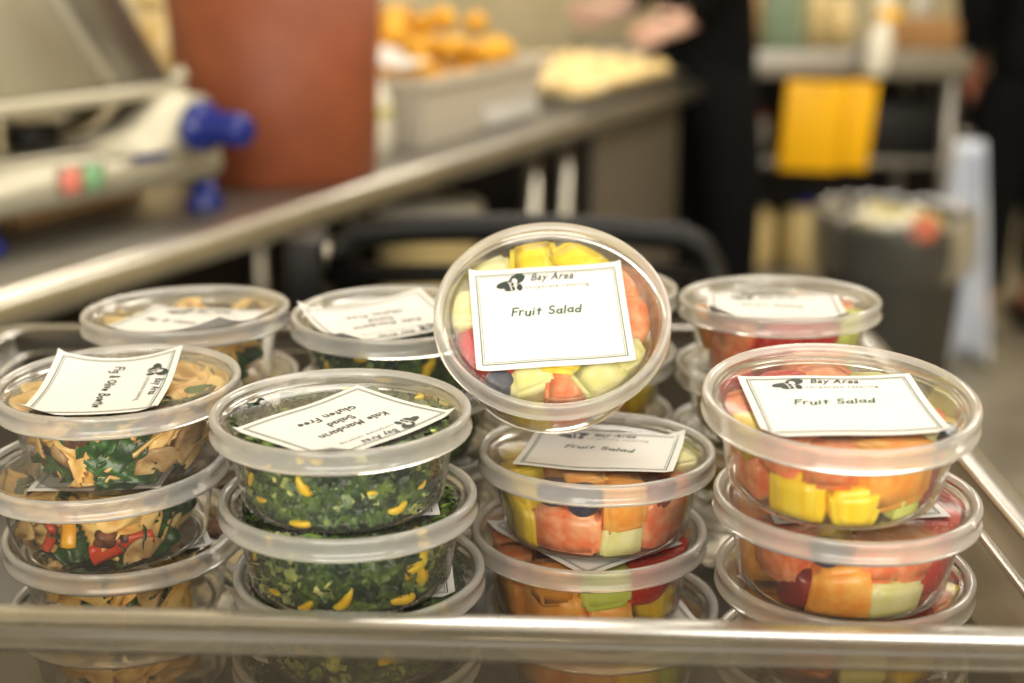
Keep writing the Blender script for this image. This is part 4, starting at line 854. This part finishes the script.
def person(name_label, x, y, rz, joints, skinmat, apron, headturn=0):
    P = tag(empty('person', (x, y, 0), (0, 0, rz)), name_label, 'person'); J = joints
    body = [[(J['pelvis'], (.08, .08)), (J['waist'], (.085, .085)), (J['chest'], (.10, .10)), (J['neck'], (.055, .055)), (J['head'], (.085, .10)), (J['crown'], (.07, .08))]]
    for s in ('l', 'r'):
        body.append([(J['chest'], (.10, .10)), (J['sho' + s], (.040, .040)), (J['elb' + s], (.034, .034)), (J['wri' + s], (.027, .027))])
        body += hand(J['wri' + s], Vector(J['hand' + s]), J['thumb' + s], .6)
        body.append([(J['pelvis'], (.08, .08)), (J['hip' + s], (.055, .055)), (J['kne' + s], (.045, .045)), (J['ank' + s], (.034, .034)), (tuple(Vector(J['ank' + s]) + Vector(J['toe' + s]) * .14 + Vector((0, 0, -.055))), (.035, .022))])
    obj_b = skin('body', body, skinmat, P)
    sh = [[(tuple(Vector(J['pelvis']) - Vector((0, 0, .10))), (.155, .155)), (J['pelvis'], (.15, .15)), (J['waist'], (.14, .14)), (J['chest'], (.155, .14)), (tuple(Vector(J['neck']) - Vector((0, 0, .05))), (.075, .07))]]
    for s in ('l', 'r'): sh.append([(J['chest'], (.155, .14)), (J['sho' + s], (.085, .085)), (J['elb' + s], (.060, .060)), (tuple(Vector(J['elb' + s]).lerp(Vector(J['wri' + s]), .85)), (.042, .042))])
    skin('shirt', sh, 'cloth', P)
    tr_ = [[(tuple(Vector(J['pelvis']) + Vector((0, 0, .06))), (.15, .12)), (J['pelvis'], (.16, .13))]]
    for s in ('l', 'r'): tr_.append([(J['pelvis'], (.16, .13)), (J['hip' + s], (.115, .115)), (J['kne' + s], (.085, .085)), (tuple(Vector(J['kne' + s]).lerp(Vector(J['ank' + s]), .82)), (.060, .060))])
    skin('trousers', tr_, 'cloth', P)
    for s in ('l', 'r'):
        a = Vector(J['ank' + s]); t = Vector(J['toe' + s]); base = a + Vector((0, 0, -.055))
        skin('shoe', [[(tuple(base - t * .06), (.042, .036)), (tuple(base + t * .04), (.045, .036)), (tuple(base + t * .15), (.043, .028)), (tuple(base + t * .19), (.03, .02))]], 'black', P)
    h = Vector(J['head']); f = Vector(J['face']); sdv = f.cross(Vector((0, 0, 1))).normalized()
    hb_ = lump(.112, 5, (.86, .95, 1.08), 3, .05); hb_.transform(Matrix.Translation(h - f * .022 + Vector((0, 0, .035)))); obj('hair', hb_, 'hair', P)
    fc = bmesh.new(); 
    for off, r in ((f * .088 + Vector((0, 0, -.005)), .016), (f * .078 + sdv * .03 + Vector((0, 0, .02)), .012), (f * .078 - sdv * .03 + Vector((0, 0, .02)), .012), (f * .076 + Vector((0, 0, -.045)), .016), (sdv * .080, .018), (sdv * -.080, .018)):
        q = bmesh.new(); bmesh.ops.create_icosphere(q, subdivisions=2, radius=r); q.transform(Matrix.Translation(h + off)); me = bpy.data.meshes.new('t'); q.to_mesh(me); q.free(); fc.from_mesh(me); bpy.data.meshes.remove(me)
    obj('facial_features', fc, skinmat, P)
    if apron:
        def ap(u, v):
            z = .98 - (v + 1) / 2 * .62; return (f.x * (.165) + sdv.x * u * .17 - f.x * .05 * u * u, f.y * (.165) + sdv.y * u * .17 - f.y * .05 * u * u, z)
        ab = sheet(16, 10, ap, .003); ab.transform(Matrix.Translation((J['pelvis'][0], J['pelvis'][1], 0))); obj('apron', ab, 'cloth', P)
    return P
V = Vector
# cook in black behind the counter's end, hands busy over the pastries (faces -x)
cook = dict(pelvis=(0, 0, .93), waist=(0, 0, 1.08), chest=(-.03, 0, 1.30), neck=(-.06, 0, 1.46), head=(-.10, 0, 1.58), crown=(-.10, 0, 1.66), face=(-.92, 0, -.38),
    shol=(-.03, -.17, 1.38), elbl=(.02, -.25, 1.14), wril=(-.07, -.14, 1.035), handl=(-1, .15, -.20), thumbl=(0, .3, 1),
    shor=(-.03, .17, 1.38), elbr=(-.14, .20, 1.14), wrir=(-.21, .08, 1.065), handr=(-1, -.1, -.15), thumbr=(0, -.3, 1),
    hipl=(.045, -.09, .86), knel=(.065, -.10, .48), ankl=(.08, -.10, .10), toel=(-1, 0, 0), hipr=(-.035, .09, .86), kner=(-.060, .10, .48), ankr=(-.06, .11, .10), toer=(-1, 0, 0))
person('person in black clothes working with their hands at the far end of the counter', .515, 3.84, 0, cook, 'glove', True)
# person in black walking away on the right
walk = dict(pelvis=(0, 0, .90), waist=(0, .01, 1.06), chest=(0, .03, 1.28), neck=(0, .04, 1.45), head=(0, .05, 1.58), crown=(0, .04, 1.66), face=(0, 1, 0),
    shol=(-.17, .02, 1.37), elbl=(-.20, -.03, 1.09), wril=(-.17, .05, .86), handl=(.1, .2, -1), thumbl=(.2, 1, 0),
    shor=(.17, .02, 1.37), elbr=(.22, -.03, 1.09), wrir=(.22, .10, .88), handr=(0, .2, -1), thumbr=(-.2, 1, 0),
    hipl=(-.09, 0, .84), knel=(-.10, .02, .47), ankl=(-.12, -.06, .10), toel=(0, 1, 0), hipr=(.09, 0, .84), kner=(.09, .10, .48), ankr=(.09, .14, .10), toer=(0, 1, 0))
person('person dressed in black walking away at the right edge of the kitchen', 1.60, 4.36, 0, walk, 'skin2', False).scale = (1.12, 1.05, 1.0)
